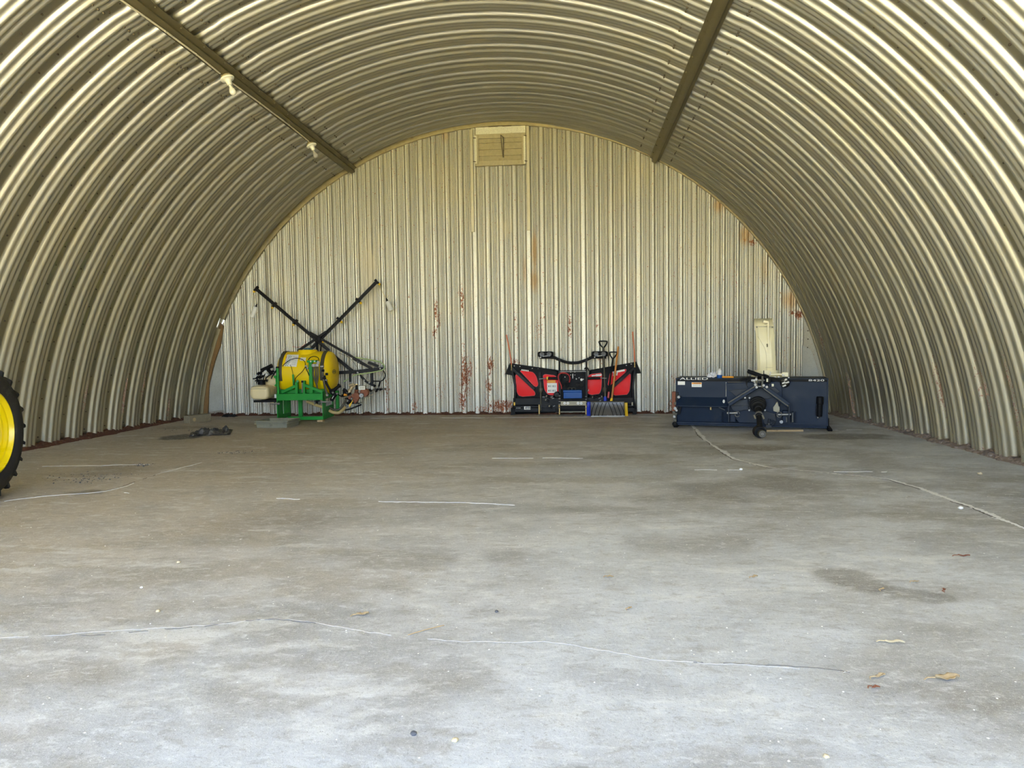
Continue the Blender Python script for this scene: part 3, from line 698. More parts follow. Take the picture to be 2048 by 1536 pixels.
# oval emblem on the tank end
mb = MB(); ue = u1 + .034
c0 = sp(1243, 468, .30); pts = []
em = V(u1 + .022, c0.y, c0.z)
ring = [V(u1 + .016 - .05 * max(0, abs(math.cos(2 * PI * k / 28)) - .7) * 0, em.y + .075 * math.cos(2 * PI * k / 28), em.z + .034 * math.sin(2 * PI * k / 28)) for k in range(29)]
def end_x(y, z):
    r = math.hypot(y - TD, z - tz) / TR
    return float(np.interp(r, [0, .5, .8, .93, .985], [u1 + .035, u1 + .028, u1 + .008, u1 - .02, u1 - .055])) + .003
ring = [V(end_x(p.y, p.z), p.y, p.z) for p in ring]
mb.tube(ring, .0035, 5)
for k in range(5): y = em.y - .045 + k * .022; mb.bar(V(end_x(y, em.z - .014), y, em.z - .014), V(end_x(y, em.z + .014), y + .006, em.z + .014), .007, .002, (1, 0, 0))
mb.build('emblem', 'ink', tk, label='black oval emblem')

# green frame
fr0 = sp(475, 1055).x; fr1 = sp(1068, 1080).x; zt_ = sp(1060, 745).z; zl = sp(1060, 832).z; zl2 = sp(700, 835).z
mb = MB(); mb.bx(fr0, fr1, -.005, .085, zl, zt_); frame = mb.build('front_rail', 'green', spr, bevel=.004)
mb = MB(); mb.bx(fr0 - .004, fr1 + .004, -.012, .09, zt_ - .012, zt_); mb.build('rail_lip', 'green', frame, bevel=.002)
mb = MB(); mb.bx(fr0 + .17, fr1, 0, .012, ZB, ZB + sp(900, 1050).z * 0 + .055); mb.build('bottom_rail', 'green', spr, bevel=.002)
for u, nm in ((fr0, 0), (fr1 - .012, 1)):
    mb = MB(); u2 = u + .012
    if nm == 0:
        mb.bx(u, u2, 0, .06, ZB, zt_); mb.bx(u, u2, .06, .64, ZB, ZB + .08); mb.bx(u, u2, .58, .64, ZB, zt_); mb.bx(u, u2, .06, .64, zt_ - .12, zt_)
        mb.bx(u, u2, .06, .26, ZB + .08, zt_ - .10)
        for k in range(4): mb.bx(u, u2, .31 + k * .07, .345 + k * .07, ZB + .08, zt_ - .10)
    else:
        mb.bx(u, u2, 0, .16, ZB, zt_); mb.bx(u, u2, .16, .64, ZB, ZB + .20); mb.bx(u, u2, .56, .64, ZB, zt_); mb.bx(u, u2, .1, .64, zt_ - .10, zt_)
    mb.build('side_plate', 'green', spr, bevel=.002)
mb = MB(); a = sp(745, 840, .6); b = sp(795, 840, .6); mb.bx(a.x, b.x, .585, .64, ZB, zt_); mb.build('rear_post', 'green', spr, bevel=.004)
a = sp(1232, 840, .62); b = sp(1268, 840, .62); mb = MB(); mb.bx(a.x, b.x, .59, .65, ZB + .05, zt_); mb.build('rear_post', 'green', spr, bevel=.004)
mb = MB(); mb.bx(fr0, b.x, .60, .64, zt_ - .06, zt_); mb.build('rear_rail', 'green', spr, bevel=.004)
mb = MB(); mb.bx(fr0 + .02, fr1, .1, .16, zt_ - .03, zt_ + .06); mb.bx(fr0 + .02, fr1, .56, .62, zt_ - .03, zt_ + .06); mb.build('tank_cradle', 'green', spr, bevel=.004)
# hitch mast: two uprights with stiff gussets
for up, foot, in_ in (((722, 600), (530, 742), 1), ((815, 585), (1075, 740), -1)):
    mb = MB(); x0 = up[0]
    A = [sp(x0 - 22 * in_, 745, 0), sp(foot[0], foot[1], 0), sp(foot[0] + 20 * in_, foot[1] - 28, 0), sp(x0 - 26 * in_, up[1] + 60, 0), sp(x0 - 20 * in_, up[1], 0), sp(x0 + 16 * in_, up[1] - 20, 0), sp(x0 + 20 * in_, 745, 0)]
    hole = None
    # upright, sloping leg and foot strip leave the triangular window open
    mb.bx(min(sp(x0 - 14, 700).x, sp(x0 + 22, 700).x), max(sp(x0 - 14, 700).x, sp(x0 + 22, 700).x), -.02, .05, zt_, sp(x0, up[1]).z)
    mb.bar(sp(x0, up[1] + 50, .015), sp(foot[0] + 12 * in_, foot[1] - 10, .015), .045, .06)
    mb.build('hitch_gusset', 'green', spr, bevel=.004)
for x, m_ in ((735, 'green'), (797, 'steel')):
    mb = MB(); mb.cyl(sp(x, 592, -.03), sp(x + 2, 592, .03), .02 if m_ == 'green' else .014, n=14)
    if m_ == 'steel': mb.cyl(sp(797, 735, -.03), sp(797, 610, -.03), .008, n=8); [mb.sphere(sp(797, 620 + 12 * k, -.03), .011, 8, 6) for k in range(10)]
    mb.build('hitch_pin', m_, spr)
mb = MB(); mb.cyl(sp(797, 608, -.03), sp(797, 585, -.03), .017, n=12); mb.build('pin_cap', 'black', spr)
for a, b in (((390, 880), (510, 878)), ((1030, 858), (1165, 858))):
    mb = MB(); mb.cyl(sp(*a, -.02), sp(*b, -.02), .013, n=12); mb.cyl(sp(a[0] + (100 if a[0] < 500 else 12), a[1], -.02), sp(a[0] + (112 if a[0] < 500 else 24), a[1], -.02), .022, n=12); mb.build('lift_pin', 'steel', spr)
# tall hose post, left post with bracket
a, b = sp(872, 650, .02), sp(925, 330, .02)
mb = MB(); mb.bx(sp(880, 500).x, sp(925, 500).x, .0, .05, zt_, b.z); mb.build('hose_post', 'green', spr, bevel=.004)
mb = MB(); t0, t1 = sp(865, 352), sp(985, 322); mb.bx(t0.x, t1.x, -.04, .05, t0.z, t1.z); hp = mb.build('hose_bracket', 'green', spr, bevel=.004)
for x in (905, 955): mb = MB(); mb.cyl(sp(x, 338, -.046), sp(x, 338, -.038), .012, n=12); mb.build('bolt', 'steel', hp)
a, b = sp(487, 745, .01), sp(487, 420, .01)
mb = MB(); mb.cyl(V(a.x, .02, zt_), V(a.x, .02, b.z), .021, n=16); ps = mb.build('stand_post', 'green', spr)
mb = MB(); mb.cyl(V(a.x, .02, b.z - .005), V(a.x, .02, b.z + .02), .026, n=16); mb.build('post_cap', 'black', ps)
mb = MB(); q = [sp(478, 520, .05), sp(430, 520, .05), sp(432, 545, .05), sp(455, 560, .05), sp(458, 625, .05), sp(440, 645, .05), sp(450, 660, .05), sp(478, 650, .05)]; mb.prism(q, (0, .03, 0)); mb.build('side_bracket', 'green', spr)
mb = MB(); mb.bar(sp(690, 660, .0), sp(678, 505, .0), .028, .012); mb.build('tilted_flat_bar', 'green', spr)
mb = MB(); mb.tube([sp(690, 640, -.01), sp(715, 550, -.03), sp(800, 465, -.02), sp(835, 400, 0), sp(820, 330, .02), sp(740, 298, .03), sp(650, 315, .02), sp(570, 370, .02), sp(545, 400, .03)], .0055, 6, 6); mb.build('cable_loop', 'black', spr)
mb = MB(); mb.tube([sp(678, 505, 0), sp(660, 420, .02), sp(640, 380, .02)], .004, 6, 4); mb.build('cable_loop', 'black', spr)
# hoses over the tank, valve bodies
for i, (q, r, m_) in enumerate(([(875, 320, -.02), (900, 285, -.03), (950, 275, -.03), (1000, 290, -.02), (1010, 330, -.01)], 'a', 'b') for _ in ()): pass
def hose(pts, r, m, name='hose', n=8, sm=6, par=spr):
    mb = MB(); mb.tube([sp(*p) for p in pts], r, n, sm); return mb.build(name, m, par)
hose([(875, 318, -.02), (905, 285, -.04), (955, 275, -.04), (1000, 292, -.02), (1012, 330, -.01)], .006, 'black')
hose([(945, 405, -.01), (935, 500, -.02), (960, 580, -.02), (985, 660, .0), (1000, 720, .02)], .012, 'strap')
hose([(970, 405, -.01), (972, 520, -.02), (985, 640, -.01), (990, 720, .02)], .014, 'strap')
hose([(995, 405, -.01), (1000, 520, -.02), (985, 620, -.02)], .013, 'strap')
hose([(840, 400, .0), (850, 440, -.02), (870, 480, -.01), (885, 520, .0)], .007, 'black')
for x, y, r in ((940, 388, .03), (985, 385, .032), (1000, 350, .022)):
    mb = MB(); mb.cyl(sp(x, y + 18, -.02), sp(x, y - 18, -.02), r, r * .8, 16); mb.cyl(sp(x - 22, y, -.02), sp(x + 22, y, -.02), r * .5, n=12); mb.build('valve_body', 'clear', spr)
for x, y in ((848, 398), (1045, 402), (860, 425)):
    mb = MB(); mb.cyl(sp(x - 18, y, -.0), sp(x + 14, y, -.0), .012, n=10); mb.cyl(sp(x, y - 12, 0), sp(x, y + 12, 0), .010, n=10); mb.build('hose_fitting', 'clear', spr)
hose([(1055, 430, -.02), (1060, 520, -.03), (1075, 600, -.03), (1090, 680, -.02), (1118, 770, -.01)], .018, 'strap')
hose([(1078, 520, -.03), (1100, 600, -.04), (1140, 680, -.03), (1180, 730, -.02)], .019, 'black')
for x, y in ((1058, 402), (1062, 455), (1100, 580), (1110, 500), (1118, 770), (1075, 550)):
    mb = MB(); c = sp(x, y, -.035); mb.cyl(c + V(-.018, 0, 0), c + V(.018, 0, 0), .02, n=12); mb.cyl(c + V(0, -.02, 0), c + V(0, .01, 0), .013, n=10); mb.build('hose_fitting', 'steel' if y in (770, 402, 580) else 'black', spr)
# strainer, cylinder body and bowls
mb = MB(); mb.cyl(sp(1180, 725, -.04), sp(1275, 645, -.04), .030, .024, 16); mb.cyl(sp(1262, 656, -.04), sp(1280, 642, -.04), .034, n=16); mb.cyl(sp(1160, 740, -.04), sp(1200, 712, -.04), .040, n=16); fl_ = mb.build('strainer', 'black', spr)
mb = MB(); mb.cyl(sp(1170, 840, -.05), sp(1215, 760, -.05), .030, .033, 16); mb.cyl(sp(1205, 778, -.05), sp(1222, 748, -.05), .038, n=16); mb.build('strainer_bowl', 'black', fl_)
mb = MB(); mb.bar(sp(1178, 815, -.085), sp(1205, 770, -.085), .008, .004); mb.build('painted_highlight', 'white', fl_)  # white bar painted in as the highlight along the bowl
for x, y in ((1190, 738), (1245, 750)): mb = MB(); mb.cyl(sp(x - 8, y + 6, -.08), sp(x + 8, y - 6, -.08), .016, n=12); mb.build('hose_clamp', 'steel', fl_)
# tan suction hoses
hose([(860, 850, .12), (930, 880, .08), (1000, 905, .06), (1070, 930, .05)], .024, 'tanhose', 'suction_hose', 12)
hose([(1145, 965, .03), (1190, 990, .02), (1260, 995, .03), (1310, 965, .06), (1345, 925, .12)], .026, 'tanhose', 'suction_hose', 12)
hose([(1150, 930, .1), (1200, 955, .08), (1270, 950, .08), (1330, 880, .1), (1360, 820, .14)], .017, 'strap', 'suction_hose', 10)
hose([(1300, 965, .14), (1400, 950, .15), (1480, 920, .18), (1555, 890, .22)], .013, 'black', 'drain_hose', 10)
for x, y in ((970, 860), (1010, 865), (1000, 845)): mb = MB(); c = sp(x, y, .1); mb.cyl(c + V(-.02, 0, 0), c + V(.02, 0, 0), .028, n=12); mb.build('hose_coupling', 'black', spr)
for x, y in ((965, 870), (1018, 870)): mb = MB(); c = sp(x, y, .07); mb.cyl(c + V(-.006, -.01, 0), c + V(.006, -.01, 0), .03, n=12); mb.build('hose_clamp', 'steel', spr)
# pump cluster
pu = bpy.data.objects.new('pump', None); COL.objects.link(pu); pu.parent = spr
def pp(x, y, d=.25): return sp(x, y, d)
mb = MB(); mb.lathe(pp(1482, 785, .20), (0, 1, 0), [(.03, -.03), (.062, -.03), (.07, -.01), (.07, .05), (.055, .07)], 20); mb.bx(pp(1462, 760).x, pp(1512, 760).x, .2, .29, pp(1480, 840).z, pp(1480, 715).z); mb.cyl(pp(1488, 740), pp(1490, 700), .03, .036, 16); mb.cyl(pp(1490, 712), pp(1490, 700), .042, n=16); mb.cyl(pp(1440, 800, .2), pp(1500, 855, .2), .034, .05, 14); mb.build('pump_housing', 'rust', pu, bevel=.006)
mb = MB(); mb.lathe(pp(1590, 740, .22), (0, 1, 0), [(.02, -.02), (.065, -.02), (.072, 0), (.072, .08), (.05, .1)], 20); mb.bx(pp(1555, 740).x, pp(1620, 740).x, .24, .34, pp(1590, 790).z, pp(1590, 705).z)
for k in range(7): mb.bx(pp(1560 + k * 10, 740).x, pp(1564 + k * 10, 740).x, .22, .26, pp(1590, 765).z, pp(1590, 700).z)
mb.build('motor_housing', 'rust', pu, bevel=.004)
mb = MB(); mb.lathe(pp(1555, 775, .17), (0, 1, 0), [(.012, -.02), (.034, -.02), (.038, -.01), (.038, .03)], 20); mb.lathe(pp(1555, 775, .15), (0, 1, 0), [(.01, -.02), (.012, .0)], 12); mb.build('pulley', 'steel', pu)
mb = MB(); mb.bx(pp(1523, 660).x, pp(1612, 660).x, .20, .27, pp(1560, 702).z, pp(1560, 645).z); bx_ = mb.build('control_box', 'plate', pu, bevel=.004)
mb = MB(); mb.bx(pp(1528, 660).x, pp(1608, 660).x, .196, .2, pp(1560, 698).z, pp(1560, 652).z); lb = mb.build('nameplate', 'sticker', bx_)
mb = MB()
for k in range(5): mb.bx(pp(1540 + k * 13, 660).x, pp(1546 + k * 13, 660).x, .193, .196, pp(1560, 688).z, pp(1560, 658).z)
mb.build('print', 'trim', lb)
mb = MB(); mb.tube([pp(1395, 650), pp(1420, 640), pp(1450, 632), pp(1462, 640)], .02, 10, 4); mb.cyl(pp(1395, 730), pp(1440, 660), .034, .026, 14); mb.cyl(pp(1400, 738), pp(1400, 712), .042, n=14); mb.cyl(pp(1450, 665), pp(1480, 640), .016, n=10); mb.build('manifold', 'bronze', pu)
mb = MB(); mb.cyl(pp(1492, 700), pp(1492, 636), .019, n=14); mb.cyl(pp(1492, 640), pp(1492, 626), .026, n=12); mb.build('gauge_stem', 'black', pu)
mb = MB(); mb.bar(pp(1478, 632, .2), pp(1506, 632, .2), .012, .012); mb.cyl(pp(1492, 640, .21), pp(1492, 625, .21), .01, n=8); mb.build('tap_handle', 'brass', pu)
mb = MB(); mb.cyl(pp(1330, 765, .16), pp(1372, 770, .16), .02, .012, 10); mb.bar(pp(1335, 752, .16), pp(1352, 778, .16), .02, .02); mb.build('tap_handle', 'orange_print', pu)
hd = [pp(1395, 885, .12), pp(1415, 870, .12), pp(1430, 850, .12), pp(1445, 825, .12), pp(1440, 850, .12), pp(1425, 885, .12), pp(1410, 918, .12), pp(1395, 922, .12)]
mb = MB(); mb.prism(hd, (0, .02, 0)); mb.build('valve_handle', 'yellow_plastic', pu, label='yellow valve handle', bevel=.004)
for pts, r, m_ in (([(1460, 690), (1455, 740), (1420, 775), (1370, 790), (1330, 800)], .013, 'plate'), ([(1250, 760), (1300, 785), (1350, 790), (1400, 775)], .010, 'black'), ([(1340, 700), (1330, 750), (1380, 760), (1420, 745)], .02, 'black'), ([(1350, 850), (1390, 820), (1430, 830)], .02, 'black'), ([(1385, 800), (1410, 830), (1395, 860), (1370, 880)], .024, 'black'), ([(1320, 700), (1350, 715), (1360, 740)], .03, 'black'), ([(1520, 860), (1560, 870), (1600, 800), (1640, 790), (1720, 745)], .007, 'plate')):
    hose([(a, b, .18) for a, b in pts], r, m_, 'pump_hose', 9, 5, pu)
mb = MB(); mb.lathe(pp(1405, 800, .14), (0, 1, 0), [(.018, 0), (.03, .0), (.03, .02), (.018, .02)], 16); mb.lathe(pp(1440, 770, .16), (0, 1, 0), [(.012, 0), (.02, 0), (.02, .02)], 14); mb.build('pipe_union', 'rust', pu)
mb = MB(); mb.bx(pp(1420, 870).x, pp(1540, 870).x, .22, .40, pp(1500, 880).z, pp(1500, 868).z); mb.bar(pp(1310, 760, .4), pp(1430, 872, .4), .04, .03); mb.build('pump_bracket', 'black', spr)
for x, y in ((1340, 930), (1365, 915), (1430, 815), (1380, 840)): mb = MB(); c = sp(x, y, .13); mb.cyl(c + V(-.008, 0, -.012), c + V(.008, 0, .012), .02, n=10); mb.build('hose_clamp', 'steel', spr)
# boom carrier at the back
BD = .74
def arm(pts, w, m='blackmetal', name='boom_arm', d=BD, h=None, par=spr):
    mb = MB()
    for a, b in zip(pts, pts[1:]): mb.bar(sp(*a, d), sp(*b, d), w, h or w)
    return mb.build(name, m, par, bevel=.004)
arm([(1200, 485), (1480, 470), (1830, 430)], .055, name='carrier_beam'); arm([(1180, 250), (1450, 470)], .05, name='carrier_brace')
arm([(1412, 490), (1412, 600)], .035, name='hanger'); arm([(1690, 480), (1690, 620)], .04, name='hanger')
arm([(1540, 520), (1620, 600), (1720, 650)], .038, name='lower_brace'); arm([(1470, 470), (1540, 520)], .035, name='lower_brace')
arm([(1440, 300), (1560, 370), (1700, 440)], .03, name='lift_link'); arm([(1640, 350), (1770, 400)], .045, name='damper')
arm([(1660, 700), (1860, 690)], .03, 'strap', name='carrier_rail'); mb = MB(); a = sp(1640, 715, BD - .03); b = sp(1710, 650, BD - .03)
mb.bx(sp(1645, 715, BD).x, sp(1690, 715, BD).x, BD - .05, BD + .02, sp(1650, 725, BD).z, sp(1650, 690, BD).z); mb.build('valve_block', 'black', spr, bevel=.004)
mb = MB(); mb.bx(sp(1688, 715, BD).x, sp(1712, 715, BD).x, BD - .07, BD - .02, sp(1700, 698, BD).z, sp(1700, 655, BD).z); mb.build('white_cap', 'white', spr, bevel=.006)
for k, (x, y) in enumerate(((1730, 690), (1760, 700), (1745, 720), (1775, 680), (1800, 700), (1725, 655))):
    mb = MB(); c = sp(x, y, BD - .04); mb.cyl(c + V(-.016, 0, -.01), c + V(.018, 0, .012), .014, n=8); mb.cyl(c, c + V(.004, -.02, .02), .009, n=8); mb.build('hose_fitting', 'steel' if k % 3 == 0 else 'black', spr)
for x, y in ((1430, 280), (1462, 300), (1530, 345), (1575, 330), (1510, 330), (1590, 580), (1655, 610), (1505, 480), (1795, 430)):
    mb = MB(); c = sp(x, y, BD - .035); mb.cyl(c, c + V(0, -.014, 0), .013, n=10); mb.build('bolt', 'steel', spr)
mb = MB(); mb.tube([sp(1840, 460, BD), sp(1858, 510, BD), sp(1845, 560, BD), sp(1800, 590, BD), sp(1700, 590, BD)], .010, 8, 5); mb.build('hose', 'black', spr)
mb = MB(); mb.tube([sp(1825, 480, BD - .03), sp(1795, 590, BD - .03)], .008, 8); mb.build('gas_strut', 'steel', spr)
mb = MB(); mb.tube([sp(1795, 590, BD - .03), sp(1775, 670, BD - .03)], .015, 8); mb.build('strut_body', 'black', spr)
mb = MB(); mb.tube([sp(1640, 510, BD - .03), sp(1615, 580, BD - .03)], .007, 8); mb.build('gas_strut', 'steel', spr)
mb = MB(); mb.tube([sp(1510, 480, BD - .04), sp(1545, 560, BD - .04)], .008, 8); mb.tube([sp(1545, 560, BD - .04), sp(1548, 640, BD - .05)], .006, 8); mb.build('gas_strut', 'clear', spr)
mb = MB(); mb.tube([sp(1450, 280, BD - .02), sp(1560, 300, BD), sp(1700, 325, BD), sp(1800, 350, BD), sp(1850, 400, BD - .02), sp(1835, 440, BD - .04), sp(1760, 465, BD - .05), sp(1620, 490, BD - .05), sp(1500, 505, BD - .05), sp(1440, 528, BD - .05)], .010, 8, 6); mb.tube([sp(1390, 560, BD - .05), sp(1325, 600, BD - .05)], .010, 8); mb.build('green_tube', 'greenhose', spr)
mb = MB(); mb.tube([sp(1260, 230, BD - .05), sp(1400, 290, BD - .05), sp(1520, 440, BD - .05)], .003, 5, 4); mb.build('wire', 'black', spr)
mb = MB(); mb.tube([sp(670, 150, .5), sp(760, 155, .5), sp(820, 130, .5), sp(850, 80, .52)], .003, 5, 5); mb.build('red_wire', 'redhose', spr)
# booms
def boom(p, q, p2, nozzles, bottle, blade):
    bo = bpy.data.objects.new('boom', None); COL.objects.link(bo); bo.parent = spr
    d = BD - .0
    mb = MB(); mb.bar(bp(*p, d), bp(*q, d), .052, .04); mb.bar(bp(*p, d - .028), bp(*p2, d - .028), .02, .02); mb.build('boom_tube', 'blackmetal', bo, bevel=.004)
    ax = (bp(*q, d) - bp(*p, d)).normalized(); pr = V(-ax.z, 0, ax.x)
    if pr.z > 0: pr = -pr
    for n_ in nozzles:
        c = bp(*n_, d)
        mb = MB(); mb.bar(c - pr * .05, c + pr * .035, .03, .075); mb.cyl(c - pr * .045 + ax * -.02, c - pr * .045 + ax * .02, .016, n=10); nb = mb.build('nozzle_body', 'black', bo, bevel=.003)
        mb = MB(); mb.cyl(c + pr * .035, c + pr * .062, .018, .024, 12); mb.cyl(c + pr * .062, c + pr * .075, .012, .008, 10); mb.build('nozzle', 'yellow_plastic', nb, label='yellow spray nozzle')
    if bottle:
        (hx, hy), (bx0, by0), (bx1, by1) = bottle
        a, b = bp(bx0, by0, d - .04), bp(bx1, by1, d - .04)
        mb = MB(); ax2 = (b - a); ln = ax2.length; ax2.normalize()
        mb.lathe(a, ax2, [(.012, 0), (.03, .008), (.04, .025), (.041, ln - .03), (.043, ln - .025), (.043, ln - .004), (.036, ln)], 20); bt = mb.build('foam_bottle', 'white', bo, label='white foam marker bottle')
        mb = MB(); mb.cyl(a - ax2 * .03, a + ax2 * .004, .014, .02, 12); mb.cyl(a - ax2 * .05, a - ax2 * .03, .009, n=10); mb.build('bottle_cap', 'black', bt)
        mb = MB(); h = bp(hx, hy, d - .03); mb.tube([h, (h + a) / 2 + V(.01, 0, -.02), a - ax2 * .045], .004, 6, 5); mb.build('bottle_tube', 'tanhose', bt)
boom((195, 232), (1140, 1032), (960, 870), [(205, 245), (437, 450), (707, 670)], ((235, 300), (205, 468), (155, 605)), 0)
boom((1752, 148), (920, 1000), (1020, 870), [(1758, 155), (1518, 395), (1272, 640), (1030, 890)], ((1775, 190), (1885, 395), (1935, 522)), 0)
mb = MB(); mb.bar(bp(895, 800, BD - .05), bp(1440, 1112, BD - .05), .04, .03); mb.bar(bp(1440, 1112, BD - .05), bp(1690, 1262, BD - .05), .034, .03); mb.build('boom_link', 'blackmetal', spr, bevel=.003)
mb = MB(); mb.bar(bp(1105, 790, BD - .06), bp(745, 1035, BD - .06), .042, .03); mb.build('boom_link', 'blackmetal', spr, bevel=.003)
mb = MB(); mb.cyl(bp(1010, 880, BD + .04), bp(1010, 880, BD - .1), .03, n=16); mb.bx(bp(975, 900, BD).x, bp(1055, 900, BD).x, BD - .08, BD + .02, bp(1000, 925, BD).z, bp(1000, 850, BD).z); mb.build('boom_pivot', 'black', spr, bevel=.004)
mb = MB(); mb.bar(bp(985, 930, BD - .03), bp(990, 1040, BD - .06), .03, .03); mb.bar(bp(1040, 960, BD - .03), bp(1030, 1040, BD - .06), .02, .02); mb.build('mast', 'black', spr)
# control bank at the left and rinse tank
mb = MB(); mb.tube([sp(275, 455, .35), sp(330, 430, .35), sp(405, 395, .35)], .032, 12); mb.cyl(sp(395, 400, .35), sp(412, 392, .35), .036, n=12); cb = mb.build('control_bank', 'black', spr)
for k, (x, y) in enumerate(((210, 525), (240, 495), (270, 490), (300, 500), (330, 470), (370, 455), (290, 530), (345, 510), (390, 480), (420, 470), (225, 545), (255, 540))):
    mb = MB(); c = sp(x, y, .33); mb.cyl(c + V(-.02, 0, -.01), c + V(.02, 0, .012), .016 + .006 * (k % 3), n=10); mb.cyl(c, c + V(.0, -.03, .02), .010, n=8); mb.build('valve_body', 'white' if k in (0, 3, 4, 7) else 'black', cb, bevel=.002)
for pts in ([(350, 600), (330, 560), (370, 520), (430, 490)], [(190, 590), (230, 575), (300, 580), (360, 575)], [(400, 560), (420, 520), (460, 470), (490, 465)], [(440, 480), (480, 440), (500, 470), (520, 495)], [(215, 620), (220, 560), (260, 520)], [(310, 590), (300, 550), (320, 500)], [(165, 560), (210, 560), (240, 585)]):
    hose([(a, b, .30) for a, b in pts], .009, 'black', 'control_hose', 7, 5, cb)
rt = MB(); a, b = sp(118, 650, .12), sp(362, 830, .12); cx_, cz_ = (a.x + b.x) / 2, (a.z + b.z) / 2; hw, hh = (b.x - a.x) / 2, (a.z - b.z) / 2
vs = []; nn = 32; dl = .46
prof2 = [(.62, -.0), (.86, .006), (.96, .025), (1., .055)] + [(1., .055 + (dl - .11) * k / 12 + .0) for k in range(1, 12)] + [(1., dl - .055), (.96, dl - .025), (.86, dl - .006), (.62, dl)]
grooves = {6, 9, 12}
for i, (s_, y) in enumerate(prof2):
    s2_ = s_ - (.035 if i in grooves else 0)
    for k in range(nn):
        t = 2 * PI * k / nn; cc, ss = math.cos(t), math.sin(t); e_ = 2 / 3.4
        vs.append((cx_ + hw * s2_ * math.copysign(abs(cc) ** e_, cc), .12 + y, cz_ + hh * s2_ * math.copysign(abs(ss) ** e_, ss)))
rt.add(vs, [(i * nn + k, i * nn + (k + 1) % nn, (i + 1) * nn + (k + 1) % nn, (i + 1) * nn + k) for i in range(len(prof2) - 1) for k in range(nn)] + [tuple(range(nn))[::-1], tuple((len(prof2) - 1) * nn + k for k in range(nn))])
rtank = rt.build('rinse_tank', 'tan_tank', spr, angle=60, label='small tan rinse tank')
mb = MB()
for y in (665, 690): mb.tube([sp(140, y, .125) + V(0, -.004, 0), sp(240, y - 4, .12), sp(335, y, .125) + V(0, -.004, 0)], .0035, 5)
mb.build('moulded_line', 'plate', rtank)
mb = MB(); mb.lathe(sp(275, 612, .3), (0, 0, 1), [(.06, -.03), (.06, .02), (.068, .02), (.068, .045), (.03, .05)], 20); mb.build('tank_lid', 'black', rtank)
rc = sp(430, 590, .50); mb = MB(); mb.lathe((rc.x - .14, rc.y, rc.z), (1, 0, 0), [(.02, 0), (.08, .01), (.095, .04), (.095, .26), (.08, .30), (.02, .305)], 28); mb.build('hand_wash_tank', 'tan_tank', spr, angle=60)
mb = MB(); a = sp(185, 850, .14); b = sp(470, 835, .14); mb.bx(a.x, b.x + .02, .10, .16, a.z - .014, a.z + .022); mb.bx(a.x, b.x + .02, .44, .50, a.z - .014, a.z + .022); mb.build('tank_shelf', 'black', spr, bevel=.003)
mb = MB(); mb.bx(sp(412, 790).x, sp(438, 790).x, .1, .13, sp(420, 812).z, sp(430, 765).z); mb.build('white_tag', 'white', spr)

# blocks, tray, timber, debris
q0, q1 = floor_pt(*S(1012, 1110)), floor_pt(*S(1076, 1114))
def block(name, p, sx, sy, sz, m, rz, label, cat, bevel=.004, group=None):
    mb = MB(); mb.bx(-sx / 2, sx / 2, -sy / 2, sy / 2, 0, sz); o = mb.build(name, m, None, bevel=bevel); o.location = p; o.rotation_euler = (0, 0, rz); return tag(o, label, cat, group)
wr = Fs.O + Fs.X * (fr1 - .05) + Fs.Y * .03
block('wood_block', (wr.x, wr.y, 0), .09, .12, ZB - .001, 'wood', Fs.th, 'small pale timber block under the right corner of the green sprayer frame', 'block')
wl = Fs.O + Fs.X * (fr0 + .006) + Fs.Y * .05
block('wood_block', (wl.x, wl.y, 0), .05, .10, ZB - .001, 'oldwood', Fs.th, 'dark timber block under the left foot of the sprayer frame, behind the tray', 'block')
wl = Fs.O + Fs.X * (fr0 + .02) + Fs.Y * .6
tq = floor_pt(*S(215, 1190)); tq2 = floor_pt(*S(600, 1190))
th = math.atan2(tq2.y - tq.y, tq2.x - tq.x); TW = (tq2 - tq).length
tray = empty('plastic_tray', tq, th, 'shallow grey plastic tray on the floor before the green sprayer frame', 'tray')
Ft = Fr(tq, th)
def shell(mb, W0, W1, D0, D1, x0, y0, H, t=.012):
    """open tapered tray; W0/D0 at the foot, W1/D1 at the rim"""
    def ring(w_, d_, z, ins): ox, oy = x0 - (w_ - W0) / 2, y0 - (d_ - D0) / 2; return [V(ox + ins, oy + ins, z), V(ox + w_ - ins, oy + ins, z), V(ox + w_ - ins, oy + d_ - ins, z), V(ox + ins, oy + d_ - ins, z)]
    R_ = [ring(W0, D0, 0, 0), ring(W1, D1, H, 0), ring(W1, D1, H, t), ring(W0, D0, t, t)]
    vs = [p for r in R_ for p in r]
    fs = [(0, 3, 2, 1), (12, 13, 14, 15)] + [(i * 4 + k, i * 4 + (k + 1) % 4, (i + 1) * 4 + (k + 1) % 4, (i + 1) * 4 + k) for i in range(3) for k in range(4)]
    mb.add(vs, fs)
mb = MB(); HT = Ft.P(*S(215, 1098)).z; shell(mb, TW, TW + .02, .42, .44, 0, 0, HT); mb.build('tray_body', 'greytray', tray, bevel=.006)
mb = MB()
for z in (HT - .02, HT * .55): mb.bx(-.022, TW + .022, -.03, -.02 + (0 if z > HT * .6 else .012), z, z + .014); mb.bx(TW + .016, TW + .028, -.02, .44, z, z + .014); mb.bx(-.028, -.016, -.02, .44, z, z + .014)
mb.build('rim_band', 'greytray', tray, bevel=.003)
a, b = floor_pt(300 + 360 / 4.52, 560 + 1300 / 4.52), floor_pt(300 + 555 / 4.52, 560 + 1275 / 4.52)
th = math.atan2(b.y - a.y, b.x - a.x); ctr = (a + b) / 2
tb = empty('timber_offcut', ctr + V(-math.sin(th) * .07, math.cos(th) * .07, 0), th, 'squared old timber offcut lying in the back left corner', 'timber')
mb = MB(); ln = (b - a).length; mb.bx(-ln / 2, ln / 2, -.07, .07, 0, .125); mb.build('timber', 'oldwood', tb, bevel=.006)
